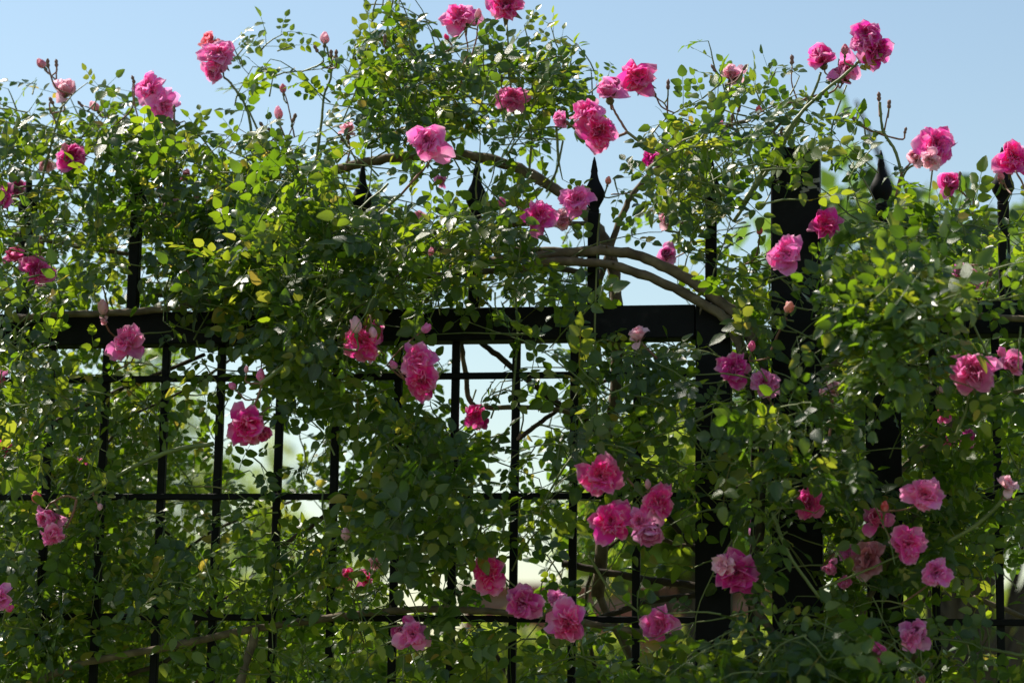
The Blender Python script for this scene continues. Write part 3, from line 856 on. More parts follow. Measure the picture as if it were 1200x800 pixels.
left.cane(pxpath([(150, 790), (200, 770), (240, 720), (280, 690)], 0.06), (3.0 * PX, 2.4 * PX), M_dark_bark)
# trunks down to the bed
for (x0, y0, Y0, bx, by, r) in ((700, 690, .10, 0.95, 0.12, 6), (872, 890, -.05, 1.075, -.10, 9), (300, 735, -.035, 0.25, -.12, 6), (40, 800, -.03, -.1, -.15, 8)):
    p = at(x0, y0, Y0)
    left.cane([p, (p + np.array([bx, by, 0.9])) / 2 + np.array([.02, 0, 0.25]), (bx, by, 0.75), (bx + .03, by - .02, 0.3), (bx, by, -0.02)], (r * PX * .8, r * PX * 1.3))
for (pts, Y, r) in (([(1010, 640), (1050, 560), (1100, 510), (1160, 470), (1260, 440)], .07, 4), ([(985, 800), (1010, 720), (1040, 660), (1080, 590)], -.07, 4.2),
                    ([(960, 440), (1020, 400), (1090, 372), (1170, 372), (1290, 380)], -.06, 4.5), ([(920, 760), (890, 720), (870, 690), (850, 668)], -.06, 5),
                    ([(1075, 415), (1120, 385), (1170, 375), (1240, 345)], .06, 4.5), ([(1140, 700), (1175, 712), (1210, 728)], .09, 3.5)):
    right.cane(pxpath(pts, Y), (r * PX, r * PX * .75), M_bark)
for (x0, y0, Y0, bx, by, r) in ((985, 800, -.07, 1.50, -.16, 9), (1260, 440, .07, 1.75, .14, 9), (1010, 640, .07, 1.38, .16, 7)):
    p = at(x0, y0, Y0)
    right.cane([p, (p + np.array([bx, by, 0.9])) / 2 + np.array([.02, 0, 0.25]), (bx, by, 0.75), (bx + .03, by, 0.3), (bx, by, -0.02)], (r * PX * .8, r * PX * 1.3))
for k in range(9):
    bx = -0.9 + k * 0.30; by = random.uniform(.2, .45)
    right_ = back
    right_.cane([(bx, by, -.02), (bx + random.uniform(-.1, .1), by, .8), (bx + random.uniform(-.12, .12), by + .04, 1.3), (bx + random.uniform(-.12, .12), by + random.uniform(-.08, .05), 1.65), (bx + random.uniform(-.2, .2), by, 1.95), (bx + random.uniform(-.2, .2), by, 2.1)], (.007, .0022), M_dark_bark)

# long leafless green shoots and flowering stems: (plant, points, Y, radius px, material)
SHOOTS = [
 (left, [(250, 520), (205, 527), (160, 545), (112, 573), (90, 584)], -.17, 2.8, 'g'), (left, [(90, 584), (86, 600), (78, 618)], -.17, 1.6, 'r'),
 (left, [(90, 584), (76, 581), (58, 590)], -.17, 1.6, 'r'), (left, [(108, 575), (113, 588), (117, 594)], -.17, 1.2, 'r'),
 (left, [(305, 450), (345, 420), (385, 398), (425, 388)], -.27, 2.4, 'g'), (left, [(308, 448), (300, 470), (292, 482)], -.24, 1.4, 'r'),
 (left, [(395, 375), (370, 410), (360, 430)], -.2, 1.6, 'g'), (left, [(470, 228), (430, 262), (405, 290)], -.2, 2.0, 'g'), (left, [(490, 205), (470, 228)], -.2, 1.6, 'r'),
 (left, [(300, 240), (296, 175), (290, 130), (272, 100), (262, 90)], .0, 1.9, 'g'), (left, [(320, 245), (312, 180), (292, 130)], .03, 1.8, 'g'),
 (left, [(368, 205), (376, 150), (380, 112), (388, 88), (383, 55)], .0, 1.7, 'g'), (left, [(381, 105), (372, 98)], .0, .9, 'r'), (left, [(388, 88), (391, 66)], 0, 1.0, 'r'),
 (left, [(355, 225), (345, 185), (336, 165), (325, 140)], .0, 1.5, 'r'), (left, [(336, 165), (345, 143)], 0, .9, 'r'), (left, [(336, 165), (318, 155), (310, 150)], 0, .9, 'r'), (left, [(345, 160), (338, 125), (333, 108)], 0, 1, 'r'),
 (left, [(404, 200), (410, 175), (407, 158)], 0, 1.2, 'r'),
 (left, [(45, 225), (60, 170), (68, 140), (75, 118)], -.02, 1.6, 'g'), (left, [(66, 145), (58, 125), (60, 118)], -.02, 1.1, 'r'), (left, [(76, 112), (66, 95), (52, 82)], -.01, 1.2, 'r'), (left, [(66, 95), (66, 76)], -.01, 1, 'r'),
 (left, [(140, 150), (125, 135), (98, 124)], 0, 1.0, 'r'), (left, [(165, 150), (156, 115), (156, 95)], 0, 1.0, 'r'), (left, [(205, 215), (205, 165), (204, 128)], 0, 1.4, 'g'),
 (left, [(640, 225), (652, 200), (660, 165)], .05, 1.6, 'g'), (left, [(540, 85), (548, 60), (545, 38)], 0, 1.2, 'r'), (left, [(600, 130), (597, 75), (594, 30)], 0, 1.6, 'g'), (left, [(535, 110), (556, 55), (560, 28)], 0, 1.1, 'r'),
 (left, [(620, 205), (622, 150), (604, 120)], .03, 1.5, 'g'), (left, [(655, 195), (650, 130), (640, 85)], .04, 1.8, 'g'),
 (left, [(850, 230), (800, 190), (760, 172), (733, 154)], -.2, 2.4, 'g'), (left, [(735, 155), (712, 165), (700, 168)], -.22, 1.8, 'r'), (left, [(735, 155), (720, 130), (716, 118)], -.2, 1.5, 'r'),
 (left, [(784, 190), (782, 130), (770, 115)], 0, 1.1, 'r'), (left, [(782, 133), (783, 102)], 0, 1.1, 'r'), (left, [(790, 205), (740, 225), (716, 228)], .05, 1.2, 'r'), (left, [(760, 245), (800, 262), (838, 268)], .03, 1.6, 'r'),
 (left, [(870, 170), (858, 130), (850, 100)], -.02, 1.3, 'g'), (left, [(700, 500), (697, 400), (700, 290), (703, 250)], -.04, 1.4, 'g'), (left, [(600, 470), (606, 400), (604, 330)], -.04, 1.6, 'g'),
 (left, [(770, 420), (755, 405), (750, 398)], -.2, 1.4, 'r'), (left, [(860, 470), (800, 500), (720, 525)], -.2, 1.6, 'g'),
 (left, [(660, 520), (690, 545), (704, 560)], -.26, 1.8, 'g'), (left, [(735, 560), (752, 580), (765, 592)], -.24, 1.4, 'r'), (left, [(560, 560), (590, 610), (576, 665)], -.18, 1.8, 'g'),
 (left, [(420, 575), (412, 600), (406, 618)], -.2, 1.2, 'g'), (left, [(520, 645), (540, 660), (560, 672)], -.15, 1.4, 'g'), (left, [(690, 650), (715, 690), (760, 725)], -.16, 1.8, 'g'),
 (left, [(470, 150), (495, 160), (505, 190)], 0, 2.2, 'b'), (left, [(455, 60), (470, 110), (482, 150), (500, 185)], .05, 2.6, 'b'),
 (right, [(860, 260), (905, 190), (935, 140), (955, 105), (962, 85)], -.06, 2.0, 'g'), (right, [(870, 240), (925, 150), (960, 112), (990, 88), (1012, 66)], -.1, 2.2, 'g'), (right, [(905, 155), (940, 118), (975, 108), (985, 92)], -.04, 1.5, 'r'),
 (right, [(935, 120), (928, 98), (928, 78)], -.04, 1.0, 'r'), (right, [(975, 200), (975, 150), (992, 100)], .0, 1.4, 'g'), (right, [(962, 115), (905, 125), (880, 140)], 0, 1.0, 'r'),
 (right, [(1085, 330), (1075, 270), (1062, 225), (1050, 180), (1040, 163), (1034, 150), (1031, 120)], -.08, 2.2, 'g'), (right, [(1036, 155), (1041, 130)], -.08, 1.1, 'r'), (right, [(1040, 160), (1018, 152), (1002, 143)], -.08, 1.5, 'r'),
 (right, [(1060, 300), (1052, 240), (1062, 200), (1088, 190)], -.12, 1.6, 'g'), (right, [(1050, 230), (1056, 205), (1068, 190)], -.12, 1.5, 'r'),
 (right, [(1150, 310), (1142, 262), (1135, 235), (1122, 220)], -.05, 1.4, 'r'), (right, [(1139, 248), (1132, 225)], -.05, 1.0, 'r'), (right, [(1139, 248), (1143, 218)], -.05, 1.0, 'r'), (right, [(1210, 260), (1200, 220), (1190, 200)], -.1, 1.4, 'r'),
 (right, [(900, 420), (910, 395), (922, 372)], -.22, 1.5, 'r'), (right, [(970, 520), (975, 490), (976, 468)], -.2, 1.5, 'r'), (right, [(1120, 510), (1132, 480), (1136, 460)], -.24, 1.8, 'g'), (right, [(1125, 345), (1150, 400), (1165, 430)], -.2, 1.6, 'g'),
 (right, [(950, 530), (965, 500), (1010, 470), (1050, 420)], -.25, 2.0, 'g'), (right, [(1200, 560), (1150, 610), (1110, 635)], -.2, 2.6, 'g'), (right, [(905, 600), (925, 650), (960, 700)], -.25, 2.4, 'g'),
 (right, [(1215, 770), (1160, 760), (1120, 750), (1080, 745)], -.1, 2.0, 'g'), (right, [(960, 690), (1010, 670), (1055, 650)], -.2, 1.6, 'g'), (right, [(1020, 790), (1045, 755), (1070, 742)], -.18, 1.5, 'g'),
]
MM = {'g': M_green_stem, 'r': M_red_stem, 'b': M_bark}
for pl, pts, Y, r, m in SHOOTS:
    P = pxpath(pts, Y)
    pl.cane(P, (r * PX * 1.05, r * PX * .75), MM[m], name='shoot', sides=6, knots=(m == 'g' and r > 1.7))
    # a few leaves on the longer green shoots
    if m == 'g' and len(pts) > 3:
        path = smooth_path(P, 3)
        for q in path[1:-2]:
            if random.random() < .35:
                x, y, _ = proj(q)
                pl.add_leaf(q, np.array([random.choice((-1, 1)) * .8, -.2, random.uniform(-.3, .5)]), np.array([-.1, -.6, .6]) + rng.normal(0, .3, 3), .036)

# sprays of leaves that break the skyline: (x, y, dx, dy, nodes)
for (x, y, dx, dy, n) in ((282, 75, -.6, .8, 3), (305, 60, .5, .6, 3), (238, 45, -.1, 1, 2), (325, 60, .8, .3, 2), (20, 130, -.2, 1, 2), (110, 130, .1, 1, 2), (200, 160, .8, .3, 3), 
                          (620, 60, .1, 1, 2), (660, 80, 0, 1, 4), (690, 110, .5, .5, 2), (270, 180, .1, .3, 2), (840, 90, -.2, 1, 3), (900, 100, .3, .5, 2),
                          (1000, 200, .4, .5, 2), (655, 190, .3, -.8, 2), (1170, 250, .4, .6, 3), (1120, 300, .6, .3, 3), (720, 210, .2, -.5, 2), (740, 270, 0, -.4, 1), (430, 60, .2, 1, 3), (480, 60, 0, 1, 3)):
    pl = left if x < 880 else right
    pl.twig(at(x, y, random.uniform(-.05, .05)), (dx, random.uniform(-.2, .2), dy), MA, 25, n + 1, .014, .036, .45, .7, .02, 1, loose=True)

for (x, y, dx, dy, n, Y) in ((10, 200, .9, .2, 5, -.1), (5, 225, .8, .3, 5, -.08), (20, 265, .5, .8, 4, -.09), (150, 395, .9, .1, 3, -.05), (60, 350, .5, .5, 3, -.06), (845, 175, -1, .35, 6, -.27), (815, 160, -.9, -.1, 4, -.3), (870, 225, -.8, .1, 6, -.24), (800, 205, -.4, -.8, 3, -.22), (892, 200, 1, .15, 3, -.25), (890, 240, 1, .05, 3, -.27), (900, 330, .9, .4, 3, -.2),
                             (455, 215, -.6, -.5, 5, -.24), (560, 268, -.7, .2, 4, -.2), (380, 235, -.4, .5, 4, -.2), (1060, 240, .7, -.2, 3, -.2), (1090, 300, .5, .5, 4, -.12), (600, 330, .3, .8, 4, -.15)):
    pl = left if x < 870 else right
    pl.twig(at(x, y, Y), (dx, random.uniform(-.2, .2), dy), MA, 25, n + 1, .017, .048, .5, .7, .04, 1, rad=.0014, loose=True)
left.finish(); right.finish(); back.finish()

# ---------------------------------------------------------------- blossoms
COLS = {'pale': (.92, .52, .62), 'light': (.90, .17, .54), 'pink': (.88, .07, .46), 'hot': (.88, .012, .36), 'mag': (.70, .010, .36),
        'deep': (.46, .010, .22), 'mauve': (.72, .16, .50), 'coral': (.92, .13, .16), 'peach': (.82, .40, .28), 'dusky': (.58, .18, .24)}

def petal_geo(V, F, C, phi, theta, L, W, cup, ruf, ph, tint, r0=0.03, z0=0.0, nu=5, nv=5, point=False, curl=0.3):
    """one petal growing from the axis; theta = opening angle from the axis"""
    b = len(V)
    cphi, sphi = math.cos(phi), math.sin(phi)
    r, z = r0, z0
    pu = 0
    for i in range(nu):
        u = i / (nu - 1)
        th = theta * (0.35 + 0.75 * u) + curl * max(0, u - .6)
        if i: r += math.sin(th) * L / (nu - 1); z += math.cos(th) * L / (nu - 1)
        if point: w = W * min(1, 0.3 + 1.6 * u) * (1 - u ** 3.4) + .004
        else: w = W * min(1.0, 0.22 + 1.35 * u) * math.sqrt(max(0.0, 1 - 0.90 * u ** 5))
        for j in range(nv):
            v = -1 + 2 * j / (nv - 1)
            x = w * math.sin(v * cup) / cup
            dep = w * (1 - math.cos(v * cup)) / cup
            rf = ruf * L * u * math.sin(2.6 * v + ph + 2 * u) * (0.4 + 0.6 * abs(v))
            notch = 0 if point else -0.07 * L * (1 - abs(v)) * (u == 1) + -0.05 * L * (abs(v) == 1) * u
            nx, nz = -math.cos(th), math.sin(th)        # towards the axis
            rr = r + (dep + rf) * nx + math.sin(th) * notch
            zz = z + (dep + rf) * nz + math.cos(th) * notch
            V.append(np.array([rr * cphi - x * sphi, rr * sphi + x * cphi, zz]))
            C.append((tint, u, abs(v), 1))
    for i in range(nu - 1):
        for j in range(nv - 1):
            a = b + i * nv + j
            F.append((a, a + 1, a + nv + 1, a + nv))

def petal_mesh(theta, L, W, cup, ruf, seed, point=False, curl=.3):
    V, F, C = [], [], []
    r = random.Random(seed)
    petal_geo(V, F, C, 0.0, theta, L, W, cup, ruf, r.uniform(0, 6), r.uniform(.3, .8), point=point, curl=curl, nu=6, nv=7)
    return mesh_from('petal', V, F, M_petal, True, C)

# every petal mesh points along +x, unit size, and is turned about the flower's axis
OUT_PETALS = [petal_mesh(math.radians(a), 1.0, .44, c, .17, s, curl=cu) for s, (a, c, cu) in enumerate(((92, .7, .5), (84, .8, .3), (100, .6, .2), (76, .9, .6), (88, .7, -.2), (106, .6, .4)))]
MID_PETALS = [petal_mesh(math.radians(a), .90, .38, c, .20, 20 + s, curl=.4) for s, (a, c) in enumerate(((60, .9), (52, 1.0), (66, .8), (45, 1.0)))]
BALL_PETALS = [petal_mesh(math.radians(a), 1.0, .62, c, .06, 40 + s, curl=-.5) for s, (a, c) in enumerate(((34, 1.1), (42, 1.0), (28, 1.2)))]
STAR_PETALS = [petal_mesh(math.radians(a), 1.0, .50, c, .12, 60 + s, point=True, curl=.1) for s, (a, c) in enumerate(((80, .9), (62, 1.0), (95, .8)))]

def heart_mesh(kind, seed):
    r = random.Random(seed)
    V, F, C = [], [], []
    if kind == 'open':
        rings = [(8, 48, .78, .26, .24), (8, 34, .66, .22, .28), (7, 20, .54, .20, .3), (6, 8, .40, .15, .28)]
    elif kind == 'star':
        rings = [(7, 40, .75, .24, .12), (6, 22, .55, .2, .15), (5, 8, .4, .16, .15)]
    else:
        rings = [(5, 22, .92, .46, .10), (5, 14, .85, .38, .1), (5, 6, .78, .28, .1)]
    for n, th, L, W, ru in rings:
        o = r.uniform(0, 6)
        for k in range(n):
            petal_geo(V, F, C, o + 2 * math.pi * k / n + r.uniform(-.25, .25), math.radians(th + r.uniform(-9, 9)), L * r.uniform(.85, 1.12), W * r.uniform(.85, 1.15),
                      r.uniform(.8, 1.3), ru, r.uniform(0, 6), r.uniform(.25, .85), nu=5, nv=5, point=(kind == 'star' and L > .5), z0=.02)
    return mesh_from('rose', V, F, M_petal, True, C)
HEARTS = {k: [heart_mesh(k, s) for s in range(5)] for k in ('open', 'star', 'ball')}

def bud_mesh(seed):
    r = random.Random(seed)
    V, F, C = [], [], []
    n, m = 9, 14
    tw = r.choice((-1, 1))
    for i in range(n):
        u = i / (n - 1)
        rad = 0.62 * math.sin(math.pi * (0.06 + 0.86 * u) ** 0.85) ** 0.8 * (1 - .25 * u)
        for j in range(m):
            a = 2 * math.pi * j / m
            q = 1 + 0.13 * math.sin(3 * a + tw * 4.2 * u + r.uniform(-.2, .2)) * min(1, 2 * u)
            V.append(np.array([rad * q * math.cos(a), rad * q * math.sin(a), 1.5 * u]))
            C.append((.35 + .3 * (math.sin(3 * a + tw * 4.2 * u) > 0), .25 + .5 * u, 1, 1))
    for i in range(n - 1):
        for j in range(m):
            j2 = (j + 1) % m
            F.append((i * m + j, i * m + j2, (i + 1) * m + j2, (i + 1) * m + j))
    F.append(tuple((n - 1) * m + j for j in range(m)))
    # two loosened outer petals
    for k in range(3):
        petal_geo(V, F, C, r.uniform(0, 6.28), math.radians(r.uniform(12, 24)), 1.15, .5, 1.25, .06, r.uniform(0, 6), r.uniform(.4, .8), r0=.36, z0=.12, curl=-.6)
    return mesh_from('rosebud', V, F, M_petal, True, C)
BUDS = [bud_mesh(s) for s in range(4)]

def calyx_mesh(seed, refl):
    r = random.Random(seed)
    v, f = lathe([(0.06, -.42), (0.15, -.36), (0.20, -.24), (0.17, -.12), (0.13, -.04), (0.16, .02)], 8)
    V = [np.array(p) for p in v]; F = list(f)
    for k in range(5):
        a = 2 * math.pi * k / 5 + r.uniform(-.2, .2)
        d = np.array([math.cos(a), math.sin(a), 0]); s = np.array([-math.sin(a), math.cos(a), 0])
        b = len(V)
        for t, w in ((0, .09), (.35, .12), (.7, .06), (1, .01)):
            p = d * (.13 + t * .5 * math.sin(refl)) + np.array([0, 0, t * .6 * math.cos(refl) - .02])
            V += [p - s * w, p + s * w]
        for i in range(3):
            F.append((b + 2 * i, b + 2 * i + 1, b + 2 * i + 3, b + 2 * i + 2))
    return mesh_from('calyx', V, F, M_calyx)
CAL_OPEN = [calyx_mesh(s, 2.0) for s in range(3)]
CAL_BUD = [calyx_mesh(s + 9, .75) for s in range(3)]
def dry_mesh(seed):
    r = random.Random(seed)
    v, f = lathe([(.10, -.75), (.30, -.6), (.42, -.35), (.40, -.1), (.28, .1), (.36, .3), (.40, .55), (.30, .8), (.12, 1.0)], 9)
    V = [np.array(p) * r.uniform(.88, 1.12) for p in v]
    return mesh_from('dry_bud', V, list(f), M_hip)
DRYS = [dry_mesh(s) for s in range(3)]

def blossom(px, py, d, kind='open', col='pink', Y=-.1, fx=None, fz=None, label=None, plant=None, stalk=True):
    """fx, fz: which way the flower leans in the picture (right, up); the rest points at the camera"""
    plant = plant or (left if px < 880 else right)
    if kind == 'open' and 24 < d < 42 and random.random() < .22: kind = 'ball'
    if fx is None: fx = random.uniform(-.5, .5)
    if fz is None: fz = random.uniform(-.25, .6)
    ax = np.array([fx, -1.0, fz]);
    if kind in ('bud', 'dry'): ax = np.array([fx, -.25, fz if abs(fz) > .3 else .9])
    ax /= np.linalg.norm(ax)
    C0 = at(px, py, Y)
    _, _, z = proj(C0)
    R = d / 2 * z / FPX
    h = np.cross(ax, [0, 0, 1.0]) if abs(ax[2]) < .95 else np.array([1.0, 0, 0])
    h /= np.linalg.norm(h); k = np.cross(ax, h)
    A = np.stack([h, k, ax], 1)
    lift = {'open': .25, 'star': .2, 'ball': .5, 'bud': .75, 'dry': .2}[kind]
    S = {'open': 1.28, 'star': 1.22, 'ball': 1.38, 'bud': 1.0, 'dry': .95}[kind] * R
    base = plant.rel(C0 - ax * lift * S)
    spin = Matrix.Rotation(random.uniform(0, 6.28), 4, 'Z')
    sq = Matrix.Diagonal((random.uniform(.9, 1.08), random.uniform(.9, 1.08), random.uniform(.9, 1.15), 1))
    M = Matrix([[*A[0], base[0]], [*A[1], base[1]], [*A[2], base[2]], [0, 0, 0, 1]]) @ Matrix.Scale(S, 4) @ spin @ sq
    c = COLS[col]
    fade = random.uniform(0, .10 if col in ('hot', 'mag', 'deep') else .14)
    c = tuple(a * (1 - fade) + b * fade for a, b in zip(c, COLS['pale']))
    def vary(cc, a=.10):
        f = random.uniform(1 - a, 1 + a)
        return tuple(min(.92, max(.01, x * f * random.uniform(.94, 1.06))) for x in cc)
    if kind == 'dry':
        o = link('dry_bud', random.choice(DRYS), plant.root, M)
    elif kind == 'bud':
        o = link('rosebud', random.choice(BUDS), plant.root, M, vary(c))
    else:
        o = link('rose', random.choice(HEARTS[kind]), plant.root, M, vary(c))
        sets = {'open': ((OUT_PETALS, 7, 0), (MID_PETALS, 7, .03)), 'star': ((STAR_PETALS, 9, 0), (STAR_PETALS, 6, .05)), 'ball': ((BALL_PETALS, 5, 0), (OUT_PETALS, 3, -.04))}[kind]
        for ms, n, dz in sets:
            o0 = random.uniform(0, 6)
            for q in range(n):
                tilt = random.uniform(-.34, .34)
                pm = Matrix.Translation((0, 0, dz)) @ Matrix.Rotation(o0 + 2 * math.pi * q / n + random.uniform(-.3, .3), 4, 'Z') @ Matrix.Rotation(tilt, 4, 'Y') @ Matrix.Rotation(random.uniform(-.45, .45), 4, 'X') @ Matrix.Scale(random.uniform(.72, 1.1), 4)
                link('petal', random.choice(ms), o, pm, vary(c, .14))
    if label: o['label'] = label
    if kind != 'dry':
        link('calyx', random.choice(CAL_BUD if kind in ('bud', 'ball') else CAL_OPEN), o, Matrix.Scale(1.0 if kind != 'bud' else 1.25, 4))
    if stalk:
        # a stalk running back to the nearest stem, in the flower's own coordinates
        Mi = M.inverted()
        b0 = Vector(base) - Vector(ax) * S * .4
        N = plant.node_array()
        dd = N - np.array(b0)
        ds = np.linalg.norm(dd, axis=1)
        side = (dd @ ax) / (ds + 1e-6)              # stems in front of the flower are a bad choice
        cost = ds + .05 * np.clip(side + .2, 0, 2) + (ds < .012) * 9
        if fz >= 0: cost = cost + .3 * np.clip(dd[:, 2], 0, 1)
        e = Vector(N[int(np.argmin(cost))])
        L_ = (e - b0).length
        b1 = b0 - Vector(ax) * min(.02, .4 * L_)
        b2 = e
        if L_ > .05: b1 = b0 - Vector(ax) * .02 + (e - b0) * .3
        V, F = [], []
        tube(V, F, smooth_path([np.array(Mi @ b0), np.array(Mi @ b1), np.array(Mi @ b2)], 3), [.0013 / S] * 6 + [.0011 / S], 5)
        link('stalk', mesh_from('stalk', V, F, M_red_stem if random.random() < .5 else M_green_stem), o)
    return o

for (x, y, d, kind, col, Y, fx, fz, lab) in B:
    blossom(x, y, d, kind, col, Y, fx, fz, lab)
# dry buds and hips on the stem ends
for (x, y, d, fx, fz) in ((56, 74, 11, 0, .9), (66, 74, 11, 0, 1), (60, 118, 12, -.3, .6), (94, 122, 11, -.8, .3), (156, 93, 11, -.3, .9), (204, 127, 11, 0, 1), (5, 156, 12, 0, .8), (14, 170, 12, -.3, .8), (48, 282, 13, 0, .8), (370, 57, 12, -.5, .9), (388, 63, 12, 0, 1), (394, 64, 12, .2, 1),
                          (345, 138, 13, .4, .9), (307, 147, 11, -.5, .7), (316, 153, 10, -.2, .4), (400, 161, 12, -.3, .5), (783, 99, 13, .1, 1), (767, 109, 9, -.4, .8), (866, 127, 12, .2, .8), (858, 138, 10, 0, .5), (836, 80, 12, -.4, .6), (873, 79, 10, .5, .7),
                          (928, 70, 13, 0, 1), (1030, 113, 13, 0, 1), (1042, 122, 13, .2, 1), (999, 138, 14, -.8, .5), (989, 94, 12, .5, .2), (916, 153, 11, .2, .3), (1125, 206, 11, .1, 1), (1142, 214, 12, .1, 1), (1132, 222, 10, -.3, 1), (1172, 212, 12, -.3, .6), (1161, 318, 13, .2, .9), (1061, 153, 9, .3, 1),
                          (442, 150, 11, 0, .8), (452, 158, 11, .3, .6), (451, 45, 13, 0, .8), (520, 190, 11, .3, .4), (588, 92, 11, 0, .8), (420, 735, 10, -.3, .5), (517, 668, 10, .2, .3), (597, 325, 13, .3, -.5), (528, 315, 10, 0, 1), (608, 512, 11, -.2, -.5)):
    blossom(x, y, d, 'dry', 'dusky', random.uniform(-.09, -.02), fx, fz, stalk=True)

# ---------------------------------------------------------------- trees, hedge and wall behind
def blob_leaves(rs, centres, n, size, shell=0.55):
    """many small folded leaves spread through clumps; returns arrays for one mesh"""
    N = n
    w_ = np.array([c[3] ** 2 for c in centres]); idx = rs.choice(len(centres), N, p=w_ / w_.sum())
    Cc = np.array([c[:3] for c in centres])[idx]; Rr = np.array([c[3] for c in centres])[idx]
    dirs = rs.normal(0, 1, (N, 3)); dirs /= np.linalg.norm(dirs, axis=1)[:, None]
    rad = (shell + (1 - shell) * rs.random(N)) * Rr
    rad *= 1 + rs.normal(0, .10, N)
    P = Cc + dirs * rad[:, None] * np.array([1, 1, .8])
    d = rs.normal(0, 1, (N, 3)); d[:, 2] -= .3; d /= np.linalg.norm(d, axis=1)[:, None]
    nn = rs.normal(0, .7, (N, 3)) + np.array([0, 0, .9]) + dirs * .5
    nn -= d * (nn * d).sum(1)[:, None]; nn /= np.linalg.norm(nn, axis=1)[:, None]
    s = np.cross(d, nn)
    L = size * rs.uniform(.7, 1.3, N)[:, None]
    v0 = P; v1 = P + d * L * .5 + s * L * .32 + nn * L * .08; v2 = P + d * L; v3 = P + d * L * .5 - s * L * .32 + nn * L * .08; v4 = P + d * L * .52
    V = np.stack([v0, v1, v2, v3, v4], 1).reshape(-1, 3)
    b = np.arange(N)[:, None] * 5
    LI = (b + np.array([0, 1, 4, 1, 2, 4, 0, 4, 3, 4, 2, 3])).ravel()
    LS = np.full(N * 4, 3)
    t = np.repeat(rs.random(N), 5)
    C = np.stack([t, np.full(N * 5, .5), np.full(N * 5, .5), np.ones(N * 5)], 1)
    return V, LS, LI, C

def tree(label, x, y, top, crown_r, crown_low, n, leaf, mat, seed, cat='tree', name='tree', group=None, clumps=26, extra=()):
    rs_ = np.random.default_rng(seed); r = random.Random(seed)
    root = empty(name, (x, y, 0)); tag(root, label, cat, group)
    ch = (top - crown_low) / 2; cz = (top + crown_low) / 2
    cs = []
    V, F = [], []
    tr = max(.03, crown_r * .07)
    trunk_path = [np.array([0, 0, -.05]), np.array([r.uniform(-.1, .1) * crown_r, 0, crown_low * .6]), np.array([r.uniform(-.15, .15) * crown_r, 0, cz])]
    sp = smooth_path(trunk_path, 6)
    tube(V, F, sp, [tr * (1 - .7 * i / len(sp)) for i in range(len(sp))], 8)
    for k in range(clumps):
        while True:
            q = rs_.uniform(-1, 1, 3)
            if np.linalg.norm(q) < 1: break
        c = np.array([q[0] * crown_r * .8, q[1] * crown_r * .8, cz + q[2] * ch * .82])
        rr = crown_r * rs_.uniform(.2, .38)
        cs.append((*c, rr))
        st = sp[int(r.uniform(.45, .98) * (len(sp) - 1))]
        m_ = (st + c) / 2 + np.array([0, 0, -.05 * crown_r])
        bp = smooth_path([st, m_, c], 4)
        tube(V, F, bp, [tr * .4 * (1 - .8 * i / len(bp)) for i in range(len(bp))], 5)
    for e in extra:
        cs.append(e)
        c = np.array(e[:3]); st = sp[-1]
        bp = smooth_path([st, (st + c) / 2, c], 4); tube(V, F, bp, [tr * .3 * (1 - .8 * i / len(bp)) for i in range(len(bp))], 5)
    link('trunk', mesh_from('trunk', V, F, M_dark_bark), root)
    VV, LS, LI, C = blob_leaves(rs_, cs, n, leaf)
    o = bulk_mesh('crown', VV, LS, LI, C, mat, root)
    return root

def zat(px, py, Y): return at(px, py, Y)
p = at(1130, 215, 3.2)
e1 = at(1003, 118, 3.2) - np.array([p[0], 3.2, 0]); e2 = at(1008, 195, 3.2) - np.array([p[0], 3.2, 0]); e3 = at(990, 250, 3.2) - np.array([p[0], 3.2, 0]); e4 = at(1055, 250, 3.2) - np.array([p[0], 3.2, 0])
tree('broadleaf tree rising out of focus behind the right fence panel', p[0], 3.2, p[2] - .02, .85, at(1130, 660, 3.2)[2], 8500, .08, M_leaf_far, 3, clumps=34,
     extra=[(*e1, .045), (*e2, .06), (*e3, .10), (*e4, .12)])
p = at(828, 505, 12)
tree('bright yellow-green tree seen far behind the gap left of the square post', p[0], 12, p[2] + .1, 1.0, at(828, 700, 12)[2], 6000, .14, M_leaf_lime, 4, clumps=34)
p = at(60, 560, 12)
tree('sunlit green tree far behind the lattice at the lower left', p[0], 12, p[2], 1.0, .8, 5500, .15, M_leaf_lime, 5)
p = at(270, 590, 13)
tree('green tree far behind the lattice, right of the sunlit one', p[0], 13, p[2], .75, .8, 4200, .15, M_leaf_far, 6)
p = at(165, 330, 34)
tree('tall thin-leaved tree far off at the left, tip just above the top rail', p[0], 34, p[2], 1.5, 2.6, 1500, .22, M_leaf_lime, 7)
p = at(300, 455, 36)
tree('small thin-leaved tree far off behind the left half of the lattice', p[0], 36, p[2], 1.4, 2.2, 1500, .22, M_leaf_lime, 8)
p = at(400, 575, 38)
tree('low pale tree far off near the middle of the lattice', p[0], 38, p[2], 1.1, 1.5, 1000, .22, M_leaf_lime, 12)

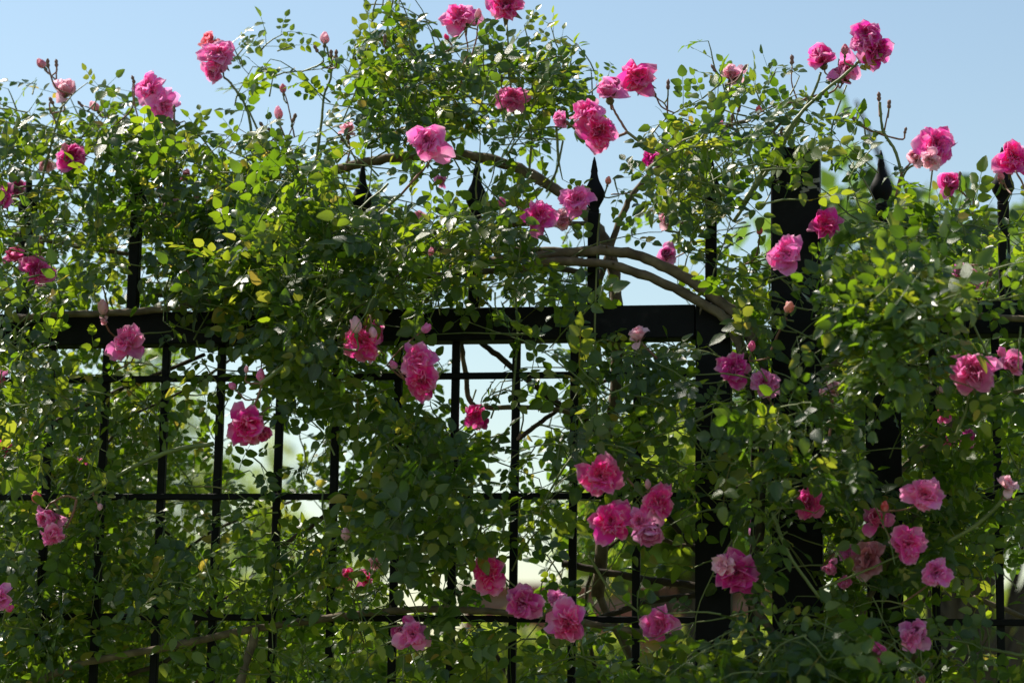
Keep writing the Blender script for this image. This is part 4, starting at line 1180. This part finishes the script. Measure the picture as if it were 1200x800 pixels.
def hedge_run(x0, x1, y, top, seed, mat, label):
    rs_ = np.random.default_rng(seed)
    root = empty('hedge', ((x0 + x1) / 2, y, 0)); tag(root, label, 'hedge')
    cs = []
    m = int((x1 - x0) * 11)
    for k in range(m):
        h = top * (rs_.uniform(.1, .93) if k % 5 < 3 else rs_.uniform(.84, .93))
        cs.append((rs_.uniform(x0, x1) - root.location.x, rs_.uniform(-.3, .3), h, rs_.uniform(.2, .38)))
    VV, LS, LI, C = blob_leaves(rs_, cs, m * 190, .14)
    bulk_mesh('foliage', VV, LS, LI, C, mat, root)
    V, F = [], []
    for k in range(m // 3):
        xx = x0 + (x1 - x0) * (k + .5) / (m // 3) - root.location.x
        tube(V, F, [np.array([xx, 0, -.02]), np.array([xx + .05, 0, top * .5]), np.array([xx - .04, 0, top * .85])], [.03, .02, .006], 5)
    o = link('stems', mesh_from('stems', V, F, M_dark_bark), root); o['kind'] = 'stuff'
pa, pb = at(470, 728, 14), at(1260, 728, 14)
hedge_run(pa[0] - .3, pb[0], 14, pa[2] - .05, 21, M_leaf_lime, 'sunlit yellow-green hedge standing in front of the red brick wall')

pa, pb = at(-260, 655, 9), at(335, 655, 9)
hedge_run(pa[0], pb[0], 9, pa[2] - .1, 22, M_leaf_lime, 'sunlit yellow-green hedge seen through the lattice at the lower left')
pa, pb = at(930, 650, 10), at(1420, 650, 10)
hedge_run(pa[0], pb[0], 10, pa[2] - .1, 23, M_leaf_lime, 'yellow-green hedge seen out of focus through the bars at the lower right')

# brick wall in courses with recessed joints
def brick_wall(x0, x1, y, h):
    root = empty('brick_wall', ((x0 + x1) / 2, y, 0)); tag(root, 'red brick wall showing as a blurred band above the hedge', 'wall')
    M_mortar = simple_mat('mortar', [(0.3, (.20, .11, .085)), (.7, (.26, .15, .115))], scale=8, rough=.9)
    M_brick = simple_mat('red_brick', [(0.3, (.20, .055, .038)), (.5, (.27, .08, .052)), (.7, (.33, .11, .075))], scale=3, rough=.85)
    W = x1 - x0
    core = link('wall_core', box_mesh('wall_core', W, .20, h, M_mortar, .002), root)
    V, F = [], []
    bh, bl = .15, .45                            # far away: courses drawn large enough to keep the mesh small
    for r_ in range(int((h - .1) / bh)):
        z = r_ * bh + .01
        xx = -W / 2 + (0 if r_ % 2 else -bl / 2)
        while xx < W / 2:
            a, b = max(-W / 2, xx + .01), min(W / 2, xx + bl - .01)
            if b - a > .04:
                k = len(V); y_ = -.112 - random.uniform(0, .006)
                V += [np.array(q) for q in ((a, y_, z), (b, y_, z), (b, y_, z + bh - .02), (a, y_, z + bh - .02), (a, -.099, z), (b, -.099, z), (b, -.099, z + bh - .02), (a, -.099, z + bh - .02))]
                F += [(k, k + 1, k + 2, k + 3), (k, k + 4, k + 5, k + 1), (k + 1, k + 5, k + 6, k + 2), (k + 2, k + 6, k + 7, k + 3), (k + 3, k + 7, k + 4, k)]
            xx += bl
    o = link('brickwork', mesh_from('brickwork', V, F, M_brick, smooth=False), root); o['kind'] = 'stuff'
    c = link('coping', box_mesh('coping', W + .06, .30, .10, M_brick, .01), root); c.location = (0, 0, h)
pa, pb = at(545, 684, 18), at(912, 684, 18)
brick_wall(pa[0], pb[0], 18, pa[2] - .10)
print('leaves', nA, nB, len(left.leaves), len(right.leaves), len(back.leaves))
